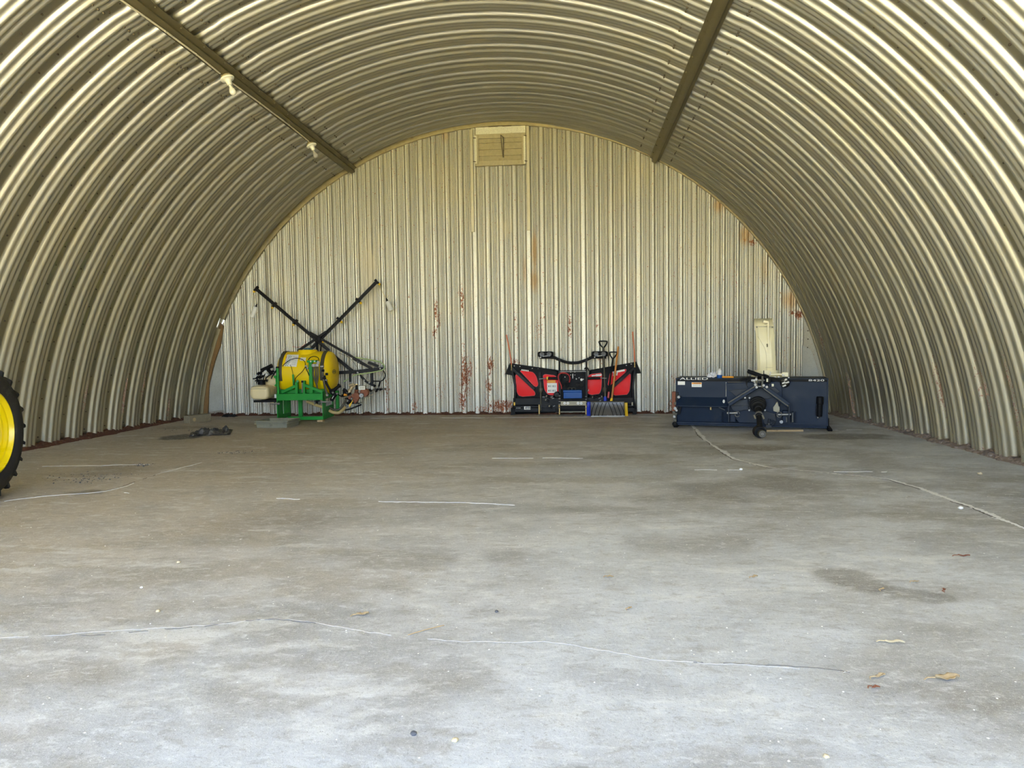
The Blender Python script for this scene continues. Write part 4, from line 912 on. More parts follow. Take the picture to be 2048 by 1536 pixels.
mb = MB(); mb.cyl((-ln / 2 + .09, -.072, .06), (-ln / 2 + .09, -.066, .06), .03, n=14); mb.build('knot', 'wood', tb)
def crumple(name, p, r, h, m, seed, label, cat, sx=1., sy=.6, n=18, rz=0, group=None):
    rs = random.Random(seed); mb = MB()
    def f(u, v):
        x = (u - .5) * 2; y = (v - .5) * 2
        nz = mnoise.noise(V(x * 2.3 + seed, y * 2.3, seed)) + .6 * mnoise.noise(V(x * 5 + seed, y * 5, 3))
        ed = max(0, 1 - max(abs(x), abs(y)) ** 3)
        return (x * r * sx * (1 + .25 * mnoise.noise(V(y * 2, seed, x))), y * r * sy * (1 + .25 * mnoise.noise(V(x * 2, 5, seed))), max(.002, h * (.35 + nz) * (.3 + .7 * ed)))
    mb.grid(f, n, n); o = mb.build(name, m, None, solid=.003, angle=20); o.location = p; o.rotation_euler = (0, 0, rz); return tag(o, label, cat, group)
p = floor_pt(423, 868); crumple('crumpled_sheet', (p.x, p.y, 0), .25, .12, 'debris', 3, 'crumpled black plastic sheet at the edge of the dark oil stain', 'sheet', 1, .9, 22, .3)
p = floor_pt(466, 832); crumple('rubber_scrap', (p.x, p.y - .12, 0), .12, .06, 'rubber', 8, 'flat black rubber scrap by the back wall left of the tan tank', 'scrap', 1, .5)

# ------------------------------------------------------------------ V-plow
def PL(x, y): return 990 + x / 6.606, 660 + y / 6.606
PO = V(1.2, 11.86, 0); Fp = Fr(PO, 0)
plow = empty('snow_plow', PO, 0, 'black V shaped snow plow with red panels standing against the back wall', 'snow plow')
def bulge(w): return .05 - .06 * math.sin(PI * min(1, max(0, w / .85)))
def pl(x, y, d=None, off=0.):
    """local point seen at a crop position, on the curved back of the mouldboard unless d is given"""
    if d is not None: return Fp.P(*PL(x, y), d)
    q = Fp.P(*PL(x, y), .05)
    for _ in range(4): q = Fp.P(*PL(x, y), bulge(q.z) + off)
    return q
def curved(mb, poly, off, thick=.0, rows=14, cols=10):
    """convex outline laid on the mouldboard's back"""
    ys_ = [p[1] for p in poly]; y0, y1 = min(ys_) + 1e-3, max(ys_) - 1e-3; grid = []
    for i in range(rows + 1):
        y = y0 + (y1 - y0) * i / rows; xs_ = []
        for (ax, ay), (bx2, by2) in zip(poly, poly[1:] + poly[:1]):
            if (ay > y) != (by2 > y): xs_.append(ax + (bx2 - ax) * (y - ay) / (by2 - ay))
        a, b = min(xs_), max(xs_); grid.append([pl(a + (b - a) * j / cols, y, None, off) for j in range(cols + 1)])
    vs = [p for r in grid for p in r]; w = cols + 1
    mb.add(vs, [(i * w + j, i * w + j + 1, (i + 1) * w + j + 1, (i + 1) * w + j) for i in range(rows) for j in range(cols)])
def rounded(poly, r, n=5):
    out = []; m_ = len(poly)
    for i in range(m_):
        p, a, b = V(*poly[i], 0), V(*poly[i - 1], 0), V(*poly[(i + 1) % m_], 0)
        ra = min(r, (a - p).length * .45); rb = min(r, (b - p).length * .45); s_, e_ = p + (a - p).normalized() * ra, p + (b - p).normalized() * rb
        for k in range(n + 1): t = k / n; q = s_ * (1 - t) ** 2 + p * 2 * t * (1 - t) + e_ * t * t; out.append((q.x, q.y))
    return out
WINGS = [([(215, 440), (850, 535), (862, 1092), (245, 1112), (268, 740)], -1), ([(1250, 530), (1850, 425), (1830, 720), (1862, 1095), (1210, 1092)], 1)]
LP = [(rounded([(270, 590), (320, 590), (530, 825), (520, 872), (330, 878), (292, 830)], 34)), (rounded([(325, 535), (500, 555), (545, 610), (572, 720), (545, 755), (510, 735)], 30)), (rounded([(635, 585), (790, 600), (845, 660), (835, 858), (705, 858), (655, 790)], 36))]
RP = [(rounded([(1250, 590), (1412, 570), (1402, 780), (1375, 848), (1250, 855), (1216, 820), (1214, 640)], 30)), (rounded([(1525, 560), (1735, 515), (1725, 560), (1560, 700), (1510, 740), (1490, 720)], 24)), (rounded([(1790, 570), (1790, 640), (1778, 800), (1740, 860), (1560, 862), (1560, 770)], 34))]
for (poly, sg), panels in zip(WINGS, (LP, RP)):
    wg = bpy.data.objects.new('wing', None); COL.objects.link(wg); wg.parent = plow
    mb = MB(); curved(mb, poly, .02, rows=24, cols=14); mb.build('moldboard', 'black', wg, solid=.012)
    for pn in panels:
        mb = MB(); cxx = sum(p[0] for p in pn) / len(pn); cyy = sum(p[1] for p in pn) / len(pn)
        curved(mb, [(cxx + (x - cxx) * 1.045, cyy + (y - cyy) * 1.045) for x, y in pn], .0085, rows=22, cols=8); pe = mb.build('panel_edging', 'redline', wg)
        mb = MB(); curved(mb, pn, .005, rows=22, cols=8); mb.build('red_panel', 'red', wg, label='red painted panel')
    # ribs: diagonal brace, outer channel, bottom box, top rail
    if sg < 0:
        ribs = [([(225, 505), (520, 780)], 34, .07), ([(225, 530), (268, 740), (262, 930), (235, 1040)], 26, .08), ([(590, 560), (600, 880)], 30, .06)]
        rails = [(240, 850, 900, 985), (240, 850, 1000, 1020), (260, 850, 1030, 1080)]
    else:
        ribs = [([(1835, 500), (1560, 750)], 34, .07), ([(1845, 530), (1822, 740), (1830, 930), (1855, 1040)], 26, .08), ([(1455, 560), (1455, 880)], 30, .06)]
        rails = [(1215, 1840, 895, 975), (1215, 1850, 990, 1010), (1215, 1850, 1030, 1080)]
    for pts, wpx, dp in ribs:
        mb = MB(); P_ = [pl(x, y, None, -.02) for x, y in sum([[(a[0] + (b[0] - a[0]) * k / 5, a[1] + (b[1] - a[1]) * k / 5) for k in range(5)] for a, b in zip(pts, pts[1:])], []) + [pts[-1]]]
        for a, b in zip(P_, P_[1:]): mb.bar(a, b, wpx / 6.606 * .0083, dp)
        mb.build('rib', 'blackmetal', wg)
    for x0, x1, y0, y1 in rails:
        a, b = pl(x0, y0, None, -.03), pl(x1, y1, None, -.03); mb = MB(); mb.bx(a.x, b.x, min(a.y, b.y) - .01, min(a.y, b.y) + .05, min(a.z, b.z), max(a.z, b.z)); mb.build('cross_rail', 'blackmetal', wg, bevel=.004)
    # rubber deflector along the top
    if sg < 0: q = [(195, 437), (850, 532), (850, 568), (235, 490), (215, 600), (135, 580)]; q1_ = [(195, 437), (850, 532), (850, 572), (238, 512)]; q2_ = [(195, 437), (245, 445), (222, 600), (135, 582)]
    else: q1_ = [(1868, 418), (1815, 500), (1250, 570), (1250, 530)]; q2_ = [(1868, 418), (1830, 425), (1842, 575), (1932, 572)]
    mb = MB(); mb.prism([pl(x, y, .06) for x, y in q1_], (0, .014, 0)); mb.prism([pl(x, y, .075) for x, y in q2_], (0, .012, 0)); df = mb.build('rubber_deflector', 'rubber', wg)
    bs = [(255, 475), (330, 482), (493, 508), (728, 542), (798, 553), (570, 515)] if sg < 0 else [(1320, 532), (1735, 468), (1800, 450), (1505, 570)]
    for x, y in bs: mb = MB(); c = pl(x, y, .06); mb.cyl(c, c + V(0, -.012, 0), .009, n=10); mb.build('bolt', 'steel', df)
    # sight rod
    r0, r1, r2 = ((150, 62), (190, 260), (218, 530)) if sg < 0 else ((1818, 22), (1838, 260), (1845, 490))
    mb = MB(); mb.tube([pl(*r0, -.03), pl(*r1, -.03), pl(r2[0], r2[1] - 70, -.03)], .011, 8, 4); rd = mb.build('marker_rod', 'orange', wg, label='orange marker rod')
    mb = MB(); mb.tube([pl(r2[0], r2[1] - 75, -.03), pl(*r2, -.03)], .009, 8); mb.cyl(pl(r2[0], r2[1] - 6, -.03), pl(r2[0], r2[1] + 2, -.03), .013, n=8); mb.build('rod_spring', 'brass', rd)
    # cutting edge tip
    tx = 230 if sg < 0 else 1845; mb = MB(); mb.prism([pl(tx - 22, 1035, -.02), pl(tx + 22, 1035, -.02), pl(tx + (40 if sg < 0 else 24), 1112, -.02), pl(tx - 24, 1128, -.02)], (0, .06, 0)); mb.build('edge_shoe', 'rubber', wg)
    mx = 257 if sg < 0 else 1813; mb = MB(); a, b = pl(mx - 9, 998, -.05), pl(mx + 9, 955, -.05); mb.bx(a.x, b.x, -.055, -.05, a.z, b.z); mb.build('reflector', 'yellow_plastic' if sg < 0 else 'plate', wg)
    if sg < 0:
        a, b = pl(385, 1052, -.06), pl(468, 1010, -.06); mb = MB(); mb.bx(a.x, b.x, -.062, -.058, a.z, b.z); dc = mb.build('decal', 'sticker', wg)
        mb = MB(); a, b = pl(400, 1046, -.06), pl(464, 1016, -.06); mb.bx(a.x, b.x, -.064, -.062, a.z, b.z); mb.build('decal_field', 'black', dc)
        mb = MB()
        for k in range(4): a = pl(410 + k * 13, 1042, -.06); mb.bx(a.x, a.x + .009, -.066, -.064, a.z, a.z + .026)
        mb.build('decal_print', 'white', dc)
        mb = MB()
        for x in (283, 305, 325): a = pl(x, 1035, -.055); mb.bar(a, a + V(.012, 0, .012), .008, .003)
        mb.build('small_marks', 'white', wg)
        mb = MB()
        for k in range(5): a = pl(350 + k * 20, 528 + k * 3, None, -.012); mb.bx(a.x, a.x + .018, a.y - .002, a.y, a.z - .012, a.z + .012)
        mb.build('lettering', 'white', wg)
        mb = MB(); a, b = pl(690, 832, None, -.0), pl(818, 700, None, -.0); y_ = min(a.y, b.y) - .008; mb.bx(a.x, b.x, y_ - .003, y_, a.z, b.z); lb = mb.build('instruction_label', 'sticker', wg)
        a2, b2 = pl(690, 698, None), pl(800, 662, None); mb = MB(); mb.bx(a2.x, b2.x, y_ - .004, y_, a2.z, b2.z); mb.build('warning_band', 'orange_print', lb)
        mb = MB()
        for x in (705, 762):
            for y in (730, 790): c = pl(x, y, None); mb.bx(c.x, c.x + .012, y_ - .005, y_ - .003, c.z - .03, c.z); [mb.bx(c.x + .02, c.x + .055, y_ - .005, y_ - .003, c.z - .012 * k - .004, c.z - .012 * k) for k in range(3)]
        mb.build('label_print', 'ink', lb)
    else:
        mb = MB(); a = pl(1580, 560, None, -.004); b = pl(1712, 530, None, -.004)
        mb.bar(a + V(-.03, -.012, .0), b + V(0, -.012, 0), .03, .004); c = pl(1590, 600, None); mb.bar(V(c.x - .03, c.y - .012, c.z - .01), V(c.x - .02, a.y - .012, a.z), .022, .004); mb.bar(V(c.x + .02, c.y - .012, c.z - .0), V(c.x + .03, a.y - .012, a.z), .022, .004)
        mb.build('lettering', 'sticker', wg)
        mb = MB(); a, b = pl(1260, 608, None, -.01), pl(1412, 598, None, -.01); mb.bar(a + V(.02, -.006, .002), b + V(-.005, -.006, .01), .02, .003); mb.bar(a + V(.09, -.008, .01), b + V(-.01, -.008, .006), .034, .003); mb.build('swoosh_decal', 'sticker', wg)
        mb = MB(); a = pl(1230, 800, None); mb.bx(a.x - .012, a.x + .012, a.y - .008, a.y - .006, a.z - .01, a.z - .002); mb.bx(a.x + .004, a.x + .012, a.y - .008, a.y - .006, a.z - .01, a.z + .025); mb.build('lettering', 'sticker', wg)
# jack stands
for x, top_, nm in ((585, 985, 'brass'), (852, 985, 'brass'), (1203, 985, 'brass')):
    d = -.14 if x > 600 else -.08
    foot = pl(x, 1108, d); mb = MB(); mb.cyl(V(foot.x, d, .012), V(foot.x, d, pl(x, 1040, d).z), .013, n=12); mb.cyl(V(foot.x, d, pl(x, 1045, d).z), V(foot.x, d, pl(x, top_, d).z), .017, n=12)
    for k in range(4): z = .04 + k * .035; mb.cyl(V(foot.x, d, z), V(foot.x, d, z + .010), .016, n=12)
    jk = mb.build('jack_stand', 'brass', plow)
    mb = MB(); mb.lathe((foot.x, d, 0), (0, 0, 1), [(.066, 0), (.066, .006), (.03, .014), (.02, .02)], 20); mb.build('jack_foot', 'plate', jk)
# centre section: black tower with lift frame and power unit
cs = bpy.data.objects.new('center_frame', None); COL.objects.link(cs); cs.parent = plow
def cbox(x0, y0, x1, y1, d0, d1, m, name, par=cs, bevel=.004, label=None):
    a, b = pl(x0, y1, d0), pl(x1, y0, d0); mb = MB(); mb.bx(a.x, b.x, d0, d1, a.z, b.z); return mb.build(name, m, par, bevel=bevel, label=label)
cbox(850, 545, 1215, 1000, -.03, .12, 'black', 'back_plate')
cbox(858, 533, 1205, 552, -.10, -.04, 'blackmetal', 'top_bar'); cbox(862, 544, 1203, 555, -.104, -.100, 'steel', 'top_bar_edge', bevel=.001)
cbox(842, 530, 868, 1060, -.10, -.02, 'blackmetal', 'upright'); cbox(1196, 530, 1222, 1060, -.10, -.02, 'blackmetal', 'upright')
cbox(800, 1010, 1260, 1085, -.06, .02, 'black', 'base_beam'); cbox(868, 900, 1200, 945, -.10, -.02, 'black', 'lower_box')
pw = cbox(905, 820, 1150, 905, -.22, -.06, 'blue', 'power_unit_cover', bevel=.006, label='blue metal box with a handle on top'); cbox(900, 795, 1148, 822, -.225, -.055, 'blue', 'box_lid', pw)
mb = MB(); mb.tube([pl(968, 797, -.14), pl(968, 768, -.14), pl(974, 763, -.14), pl(1056, 763, -.14), pl(1062, 768, -.14), pl(1062, 797, -.14)], .007, 8); mb.build('box_handle', 'strap', pw)
mb = MB(); mb.cyl(pl(1016, 772, -.15), pl(1016, 785, -.15), .008, n=8); mb.build('latch', 'steel', pw)
bpl = cbox(868, 940, 1205, 1000, -.20, -.185, 'plate', 'hitch_plate', bevel=.002)
for x in (920, 963, 1097, 1140):
    mb = MB(); c = pl(x, 967, -.2); mb.lathe(c + V(0, 0, 0), (0, -1, 0), [(.022, 0), (.022, .004), (.012, .005)], 18); mb.build('round_hole_rim', 'sticker', bpl); mb = MB(); mb.cyl(c + V(0, -.0045, 0), c + V(0, -.007, 0), .006, n=10); mb.build('hole', 'ink', bpl)
cbox(870, 1000, 1195, 1050, -.16, -.05, 'black', 'lower_housing'); mb = MB(); mb.bar(pl(865, 1083, -.12), pl(1190, 1080, -.12), .012, .012); mb.build('foot_rod', 'plate', cs)
mb = MB(); mb.tube([pl(880, 780, -.12), pl(875, 730, -.13), pl(845, 670, -.13), pl(835, 610, -.12), pl(865, 572, -.12), pl(930, 570, -.12), pl(975, 595, -.12), pl(990, 640, -.11), pl(982, 690, -.09)], .011, 8, 6); mb.build('red_cable', 'redhose', cs, label='dull red cable loop')
for pts in ([(870, 600), (860, 640), (880, 690)], [(905, 565), (890, 610), (870, 640)], [(950, 680), (975, 720), (945, 745), (920, 725), (935, 690), (970, 705)], [(900, 700), (930, 720), (900, 745)], [(1180, 520), (1200, 498), (1225, 505), (1240, 540)], [(1140, 590), (1150, 575), (1160, 600)]):
    mb = MB(); mb.tube([pl(x, y, -.11) for x, y in pts], .010, 8, 5); mb.build('hydraulic_hose', 'rubber', cs)
for k, (x, y, r, m_) in enumerate(((1075, 645, .012, 'steel'), (1142, 655, .02, 'white'), (1165, 650, .010, 'steel'), (1110, 630, .008, 'steel'), (1027, 605, .008, 'white'), (1000, 593, .006, 'white'), (1055, 593, .006, 'white'), (925, 620, .007, 'white'), (1000, 552, .008, 'white'), (1055, 552, .008, 'white'), (965, 690, .008, 'strap'), (1090, 720, .03, 'rubber'), (1140, 720, .034, 'rubber'))):
    mb = MB(); c = pl(x, y, -.03); mb.cyl(c, c + V(0, -.05 if r < .02 else -.07, 0), r, n=14); mb.build('fitting', m_, cs)
mb = MB(); mb.cyl(pl(1028, 580, -.05), pl(1028, 640, -.05), .008, n=8); mb.build('rod_mark', 'white', cs)
for x, y0 in ((853, 870), (1203, 880)):
    for k in range(5): mb = MB(); c = pl(x, y0 + k * 38, -.16); mb.cyl(c + V(-.015, 0, 0), c + V(.015, 0, 0), .010 + .003 * (k % 2), n=8); mb.build('pin', 'steel', cs)
# angle rams
for a, b, c in (((835, 640), (690, 636), (585, 648)), ((1220, 638), (1390, 635), (1475, 638))):
    mb = MB(); mb.cyl(pl(*a, -.09), pl(*b, -.09), .022, n=14); rm = mb.build('angle_ram', 'blackmetal', plow); mb = MB(); mb.cyl(pl(*b, -.09), pl(*c, -.09), .009, n=10); mb.build('ram_rod', 'steel', rm)
    if a[0] < 1000: mb = MB(); q = pl(690, 640, -.09); mb.cyl(q + V(-.01, 0, 0), q + V(.012, 0, 0), .027, n=14); mb.bar(q + V(-.012, -.01, .02), q + V(.02, -.01, .022), .012, .012); mb.build('ram_gland', 'yellow_plastic', rm)
# lower linkage clutter
for k, (x, y) in enumerate(((640, 885), (680, 875), (720, 895), (750, 885), (670, 920), (700, 935), (765, 905), (720, 1005), (745, 1015), (780, 1005), (1290, 885), (1340, 880), (1380, 900), (1410, 880), (1310, 895), (1390, 935), (990, 1025), (1020, 1020), (1050, 1025))):
    mb = MB(); c = pl(x, y, -.09); a = 1.1 * k; mb.cyl(c + V(-.02 * math.cos(a), 0, -.012 * math.sin(a)), c + V(.022 * math.cos(a), 0, .014 * math.sin(a)), .010 + .004 * (k % 3), n=10); mb.build('linkage_pin', ('steel', 'plate', 'blackmetal')[k % 3], plow)
mb = MB(); mb.lathe(pl(818, 855, -.1), (0, -1, 0), [(.05, -.05), (.055, 0), (.04, .03), (.015, .032)], 18); mb.bar(pl(625, 915, -.05), pl(840, 920, -.05), .06, .06); mb.bar(pl(1210, 915, -.05), pl(1440, 915, -.05), .05, .05); mb.bar(pl(610, 1000, -.04), pl(840, 1010, -.04), .06, .05); mb.build('push_arm', 'blackmetal', plow)
for x in (605, 1450): mb = MB(); q = pl(x, 790, -.05); mb.sphere(q, .04, 14, 10, (1, .5, 1.2)); mb.cyl(pl(x, 690, -.05), pl(x, 1060, -.05), .014, n=10); mb.build('wing_hinge', 'strap', plow)
# light bar
mb = MB(); mb.tube([pl(590, 362, -.02), pl(770, 362, -.02), pl(830, 385, -.02), pl(960, 430, -.02), pl(1100, 430, -.02), pl(1230, 385, -.02), pl(1290, 360, -.02), pl(1470, 358, -.02)], .024, 12, 4); lbar = mb.build('light_bar', 'blackmetal', plow)
for x, y0 in ((852, 395), (1207, 385)): mb = MB(); mb.cyl(pl(x, y0, -.02), pl(x, 540, -.02), .014, n=10); mb.bx(pl(x - 14, 400, -.02).x, pl(x + 14, 400, -.02).x, -.05, .01, pl(x, 415, -.02).z, pl(x, 380, -.02).z); mb.build('light_bar_post', 'blackmetal', lbar)
for x0, x1, y0, y1 in ((565, 768, 284, 358), (1280, 1490, 280, 355)):
    a, b = pl(x0, y1, -.10), pl(x1, y0, -.10); mb = MB(); mb.bx(a.x, b.x, -.10, .05, a.z, b.z); hl = mb.build('headlight', 'black', lbar, bevel=.022)
    w_ = b.x - a.x; h_ = b.z - a.z
    for k in range(2): mb = MB(); c = V(a.x + w_ * (.27 + .46 * k), -.102, a.z + h_ * .5); mb.lathe(c, (0, -1, 0), [(h_ * .42, 0), (h_ * .42, .006), (h_ * .34, .006), (h_ * .1, .002)], 20); mb.build('lens', 'lens', hl)
    mb = MB(); c = V(a.x + w_ * .45, -.105, a.z + h_ * .12); mb.bar(c + V(-.03, 0, 0), c + V(.05, 0, .008), .01, .006); mb.cyl(V(a.x + w_ * .18, -.1, a.z - .006), V(a.x + w_ * .18, -.11, a.z - .006), .011, n=8); mb.build('mount_clip', 'steel', hl)

# ------------------------------------------------------------------ three shovels leaning on the plow
def SH(x, y): return 1160 + x / 8.536, 670 + y / 8.536
def lean(px_top, px_bot, ytop, ybot):
    v = ray(*px_top); a = CAM + v * (ytop / v.y); v = ray(*px_bot); b = CAM + v * (ybot / v.y); return a, b
def dgrip(mb, top, ax, w, h):
    X = V(1, 0, 0); mb.tube([top - ax * 0, top - ax * -.0 + (-ax) * .0 - ax * .0], .001, 4) if 0 else None
    up = -ax
    mb.tube([top + X * -.008, top + up * h * .35 + X * -w * .32, top + up * h * .75 + X * -w * .5, top + up * h + X * -w * .46, top + up * h + X * w * .46, top + up * h * .75 + X * w * .5, top + up * h * .35 + X * w * .32, top + X * .008], .011, 8, 3)
# front: wide graphite pusher with chevron ribs
PYB = 11.30
def shp(x, y, Y): v = ray(*SH(x, y)); return CAM + v * (Y / v.y)
g0 = floor_pt(*SH(185, 1392)); g1 = floor_pt(*SH(765, 1392)); GY = (g0.y + g1.y) / 2
def shovel(name, label, base): return empty(name, (base.x, base.y, 0), 0, label, 'shovel', 'snow shovels leaning on the plow')
o1 = shovel('snow_shovel', 'wide graphite snow pusher with chevron ribs, foremost of the shovels', V((g0.x + g1.x) / 2, GY, 0))
BW = g1.x - g0.x; tz_ = shp(470, 1138, GY + .12).z
def blade(W, H, depth, sag, n=20):
    def f(u, v):       # v: 0 foot, 1 top
        a = v
        return V((u - .5) * W, depth * (a ** 1.6) - sag * math.sin(PI * a) * .5 + .02 * (abs(u - .5) * 2) ** 4 * -1, .003 + H * a)
    return f
bf = blade(BW, tz_, .13, -.10)
mb = MB(); mb.grid(bf, 28, 16); bl1 = mb.build('blade', 'shovel', o1, solid=.005)
for sg in (-1, 1):
    for k in range(4):
        mb = MB(); pts = []
        for i in range(9):
            t = i / 8; u = .5 + sg * (.03 + .115 * k + .13 * (1 - t) ** 1.0 * (1 + .3 * t)); q = bf(min(.985, max(.015, u)), .05 + .86 * t) + V(0, -.006, 0); pts.append(q)
        mb.tube(pts, .0055, 6); mb.build('rib', 'rubber', bl1)
mb = MB(); a = bf(0, .012); b = bf(1, .012); mb.bx(a.x, b.x, a.y - .008, a.y - .001, .0, .016); mb.build('wear_strip', 'steel', bl1)
mb = MB(); a = bf(0, 1); b = bf(1, 1); mb.tube([a, b], .008, 8); mb.tube([bf(0.004, k / 8) for k in range(9)], .006, 6); mb.tube([bf(.996, k / 8) for k in range(9)], .006, 6); mb.build('rolled_edge', 'strap', bl1)
for k in range(9):
    for v_ in ((.9,) if k % 2 else (.06,)): mb = MB(); q = bf(.06 + .11 * k, v_); mb.cyl(q + V(0, -.012, 0), q + V(0, .002, 0), .007, n=8); mb.build('rivet', 'steel', bl1)
lo = V(o1.location)
tpt = shp(560, 400, 11.80); bpt = V(o1.location) + bf(.51, .94)
ax = (bpt - tpt).normalized()
ms = tpt + (bpt - tpt) * .80
mb = MB(); mb.cyl(tpt - lo, bpt - lo, .014, n=12); sh1 = mb.build('shaft', 'black', o1)
mb = MB(); mb.cyl(tpt + (bpt - tpt) * .765 - lo, tpt + (bpt - tpt) * .905 - lo, .017, n=12); mb.build('red_band', 'redline', sh1, label='faded red band')
mb = MB(); dgrip(mb, tpt - lo, ax, .115, .105); mb.build('d_grip', 'black', o1)
# blue scoop behind it
base2 = V(shp(200, 1375, GY + .13).x + .22, GY + .13, 0)
o2 = shovel('snow_shovel', 'bright blue scoop with long black D handle, left behind the pusher', base2); lo = V(o2.location)
W2 = .50; bf2 = blade(W2, shp(150, 1150, GY + .13).z, .10, -.08); left = shp(118, 1370, GY + .13).x - lo.x
mb = MB(); mb.grid(lambda u, v: bf2(u, v) + V(left + W2 / 2, 0, 0), 16, 14); b2 = mb.build('blade', 'blueplastic', o2, solid=.005)
for k in range(3): mb = MB(); mb.tube([bf2(.05 + .06 * k + .03 * (i / 6), .05 + .85 * i / 6) + V(left + W2 / 2, -.006, 0) for i in range(7)], .005, 6); mb.build('rib', 'blueplastic', b2)
tpt = shp(397, 215, 11.84); bpt = lo + V(0, 0, 0) + bf2(.5, 1.) + V(left + W2 / 2, 0, 0); bpt = shp(433, 1090, lo.y + .11); ax = (bpt - tpt).normalized()
mb = MB(); mb.cyl(tpt - lo, bpt - lo, .0165, n=12); mb.build('shaft', 'strap', o2)
mb = MB(); mb.cyl(shp(428, 1050, lo.y + .11) - lo, shp(436, 1150, lo.y + .10) - lo, .022, .034, 12); mb.build('socket', 'blueplastic', o2)
mb = MB(); dgrip(mb, tpt - lo, ax, .125, .105); mb.build('d_grip', 'black', o2)
# yellow blade with the wooden handle
base3 = V(shp(640, 1390, GY + .08).x, GY + .07, 0); o3 = shovel('snow_shovel', 'yellow bladed shovel with a varnished wooden handle, right behind the pusher', base3); lo = V(o3.location)
right = shp(818, 1380, GY + .07).x - lo.x; W3 = .46; bf3 = blade(W3, shp(800, 1165, GY + .07).z, .10, -.08)
mb = MB(); mb.grid(lambda u, v: bf3(u, v) + V(right - W3 / 2, 0, 0), 16, 14); mb.build('blade', 'yellow_plastic', o3, solid=.006)
tpt = shp(655, 195, 11.84); bpt = shp(537, 1125, lo.y + .10)
mb = MB(); mb.tube([tpt - lo, tpt + (bpt - tpt) * .02 - lo, tpt + (bpt - tpt) * .5 - lo, bpt - lo], .017, 14, 0, rads=[.010, .0165, .018, .0165]); mb.build('shaft', 'handlewood', o3, label='varnished wooden shaft')
mb = MB(); mb.cyl(shp(541, 1080, lo.y + .1) - lo, shp(532, 1140, lo.y + .09) - lo, .021, .028, 12); mb.build('socket', 'yellow_plastic', o3)

# ------------------------------------------------------------------ snow blower
def BL_(x, y): return 1320 + x / 5.689, 620 + y / 5.689
g0, g1 = floor_pt(*BL_(165, 1328)), floor_pt(*BL_(1915, 1372))
Fb = Fr(V(g0.x, g0.y, 0), math.atan2(g1.y - g0.y, g1.x - g0.x))
blo = empty('snow_blower', Fb.O, Fb.th, 'navy blue tractor snow blower with a tall cream chute', 'snow blower')
def bl(x, y, d=0.): return Fb.P(*BL_(x, y), d)
uL, uR = bl(190, 1000).x, bl(1903, 1000).x; zT = bl(1000, 782).z; zT0 = zT
hs = bpy.data.objects.new('housing', None); COL.objects.link(hs); hs.parent = blo
DB = .62
def slab(name, m, x0, x1, y0, y1, d0, d1, par=blo, bevel=.004, label=None):
    a, b = bl(x0, y1, d0), bl(x1, y0, d0); mb = MB(); mb.bx(a.x, b.x, d0, d1, max(a.z, .0), b.z); return mb.build(name, m, par, bevel=bevel, label=label)
# section of the left half: upright top, sloping ledge, recessed foot; extruded along u
z1, z2, z3 = bl(400, 990).z, bl(400, 1085, -.0).z, .05
prof_ = [(.0, zT), (.0, z1), (-.10, z2), (-.10, z2 - .012), (.02, z2 - .02), (.06, z3), (.09, z3), (.05, z2), (.14, z2 + .02), (.03, z1), (.03, zT)]
uM = bl(960, 1000).x
mb = MB(); mb.prism([V(uL, d, z) for d, z in prof_], (uM - uL, 0, 0)); mb.build('rear_sheet', 'navy', hs, bevel=.004)
mb = MB(); mb.bx(uM, uR, 0., .03, .06, zT); mb.build('rear_sheet', 'navy', hs, bevel=.003)
mb = MB(); mb.bx(uL - .012, uR + .012, -.006, DB, zT - .006, zT + .006); mb.build('top_sheet', 'navy', hs, bevel=.002)
for u in (uL - .012, uR): mb = MB(); mb.prism([V(u, .0, zT), V(u, DB, zT), V(u, DB + .08, zT * .6), V(u, DB + .10, .03), V(u, .05, .03), V(u, .0, .06)], (.012, 0, 0)); mb.build('end_plate', 'navy', hs)
mb = MB(); mb.bx(uL, uR, -.006, -.001, bl(500, 812).z, zT - .004); bnd = mb.build('decal_band', 'black', hs)
X_ = V(1, 0, 0); Z_ = V(0, 0, 1)
a, b = bl(225, 787, -.007), bl(545, 770, -.007); text('lettering', 'ALLIED', .1, 'sticker', bnd, (a.x, -.008, a.z - .008), X_, Z_, .0008, (b.x - a.x, .032))
a, b = bl(1690, 810, -.007), bl(1868, 790, -.007); text('lettering', '8420', .1, 'sticker', bnd, (a.x, -.008, a.z), X_, Z_, .0008, (b.x - a.x, b.z - a.z))
s1 = slab('sticker', 'sticker', 202, 284, 812, 852, -.006, -.001, hs, .0005)
s2 = slab('sticker', 'sticker', 360, 474, 824, 876, -.006, -.001, hs, .0005); slab('warning_band', 'orange_print', 362, 472, 826, 844, -.008, -.006, s2, .0005)
mb = MB()
for k in range(6): a = bl(385 + k * 13, 836, -.008); mb.bx(a.x, a.x + .009, -.0095, -.008, a.z - .004, a.z + .006)
for k in range(2): a, b = bl(375, 854 + k * 9, -.006), bl(462, 854 + k * 9, -.006); mb.bx(a.x, b.x, -.0072, -.006, a.z, a.z + .002)
mb.build('print', 'ink', s2)
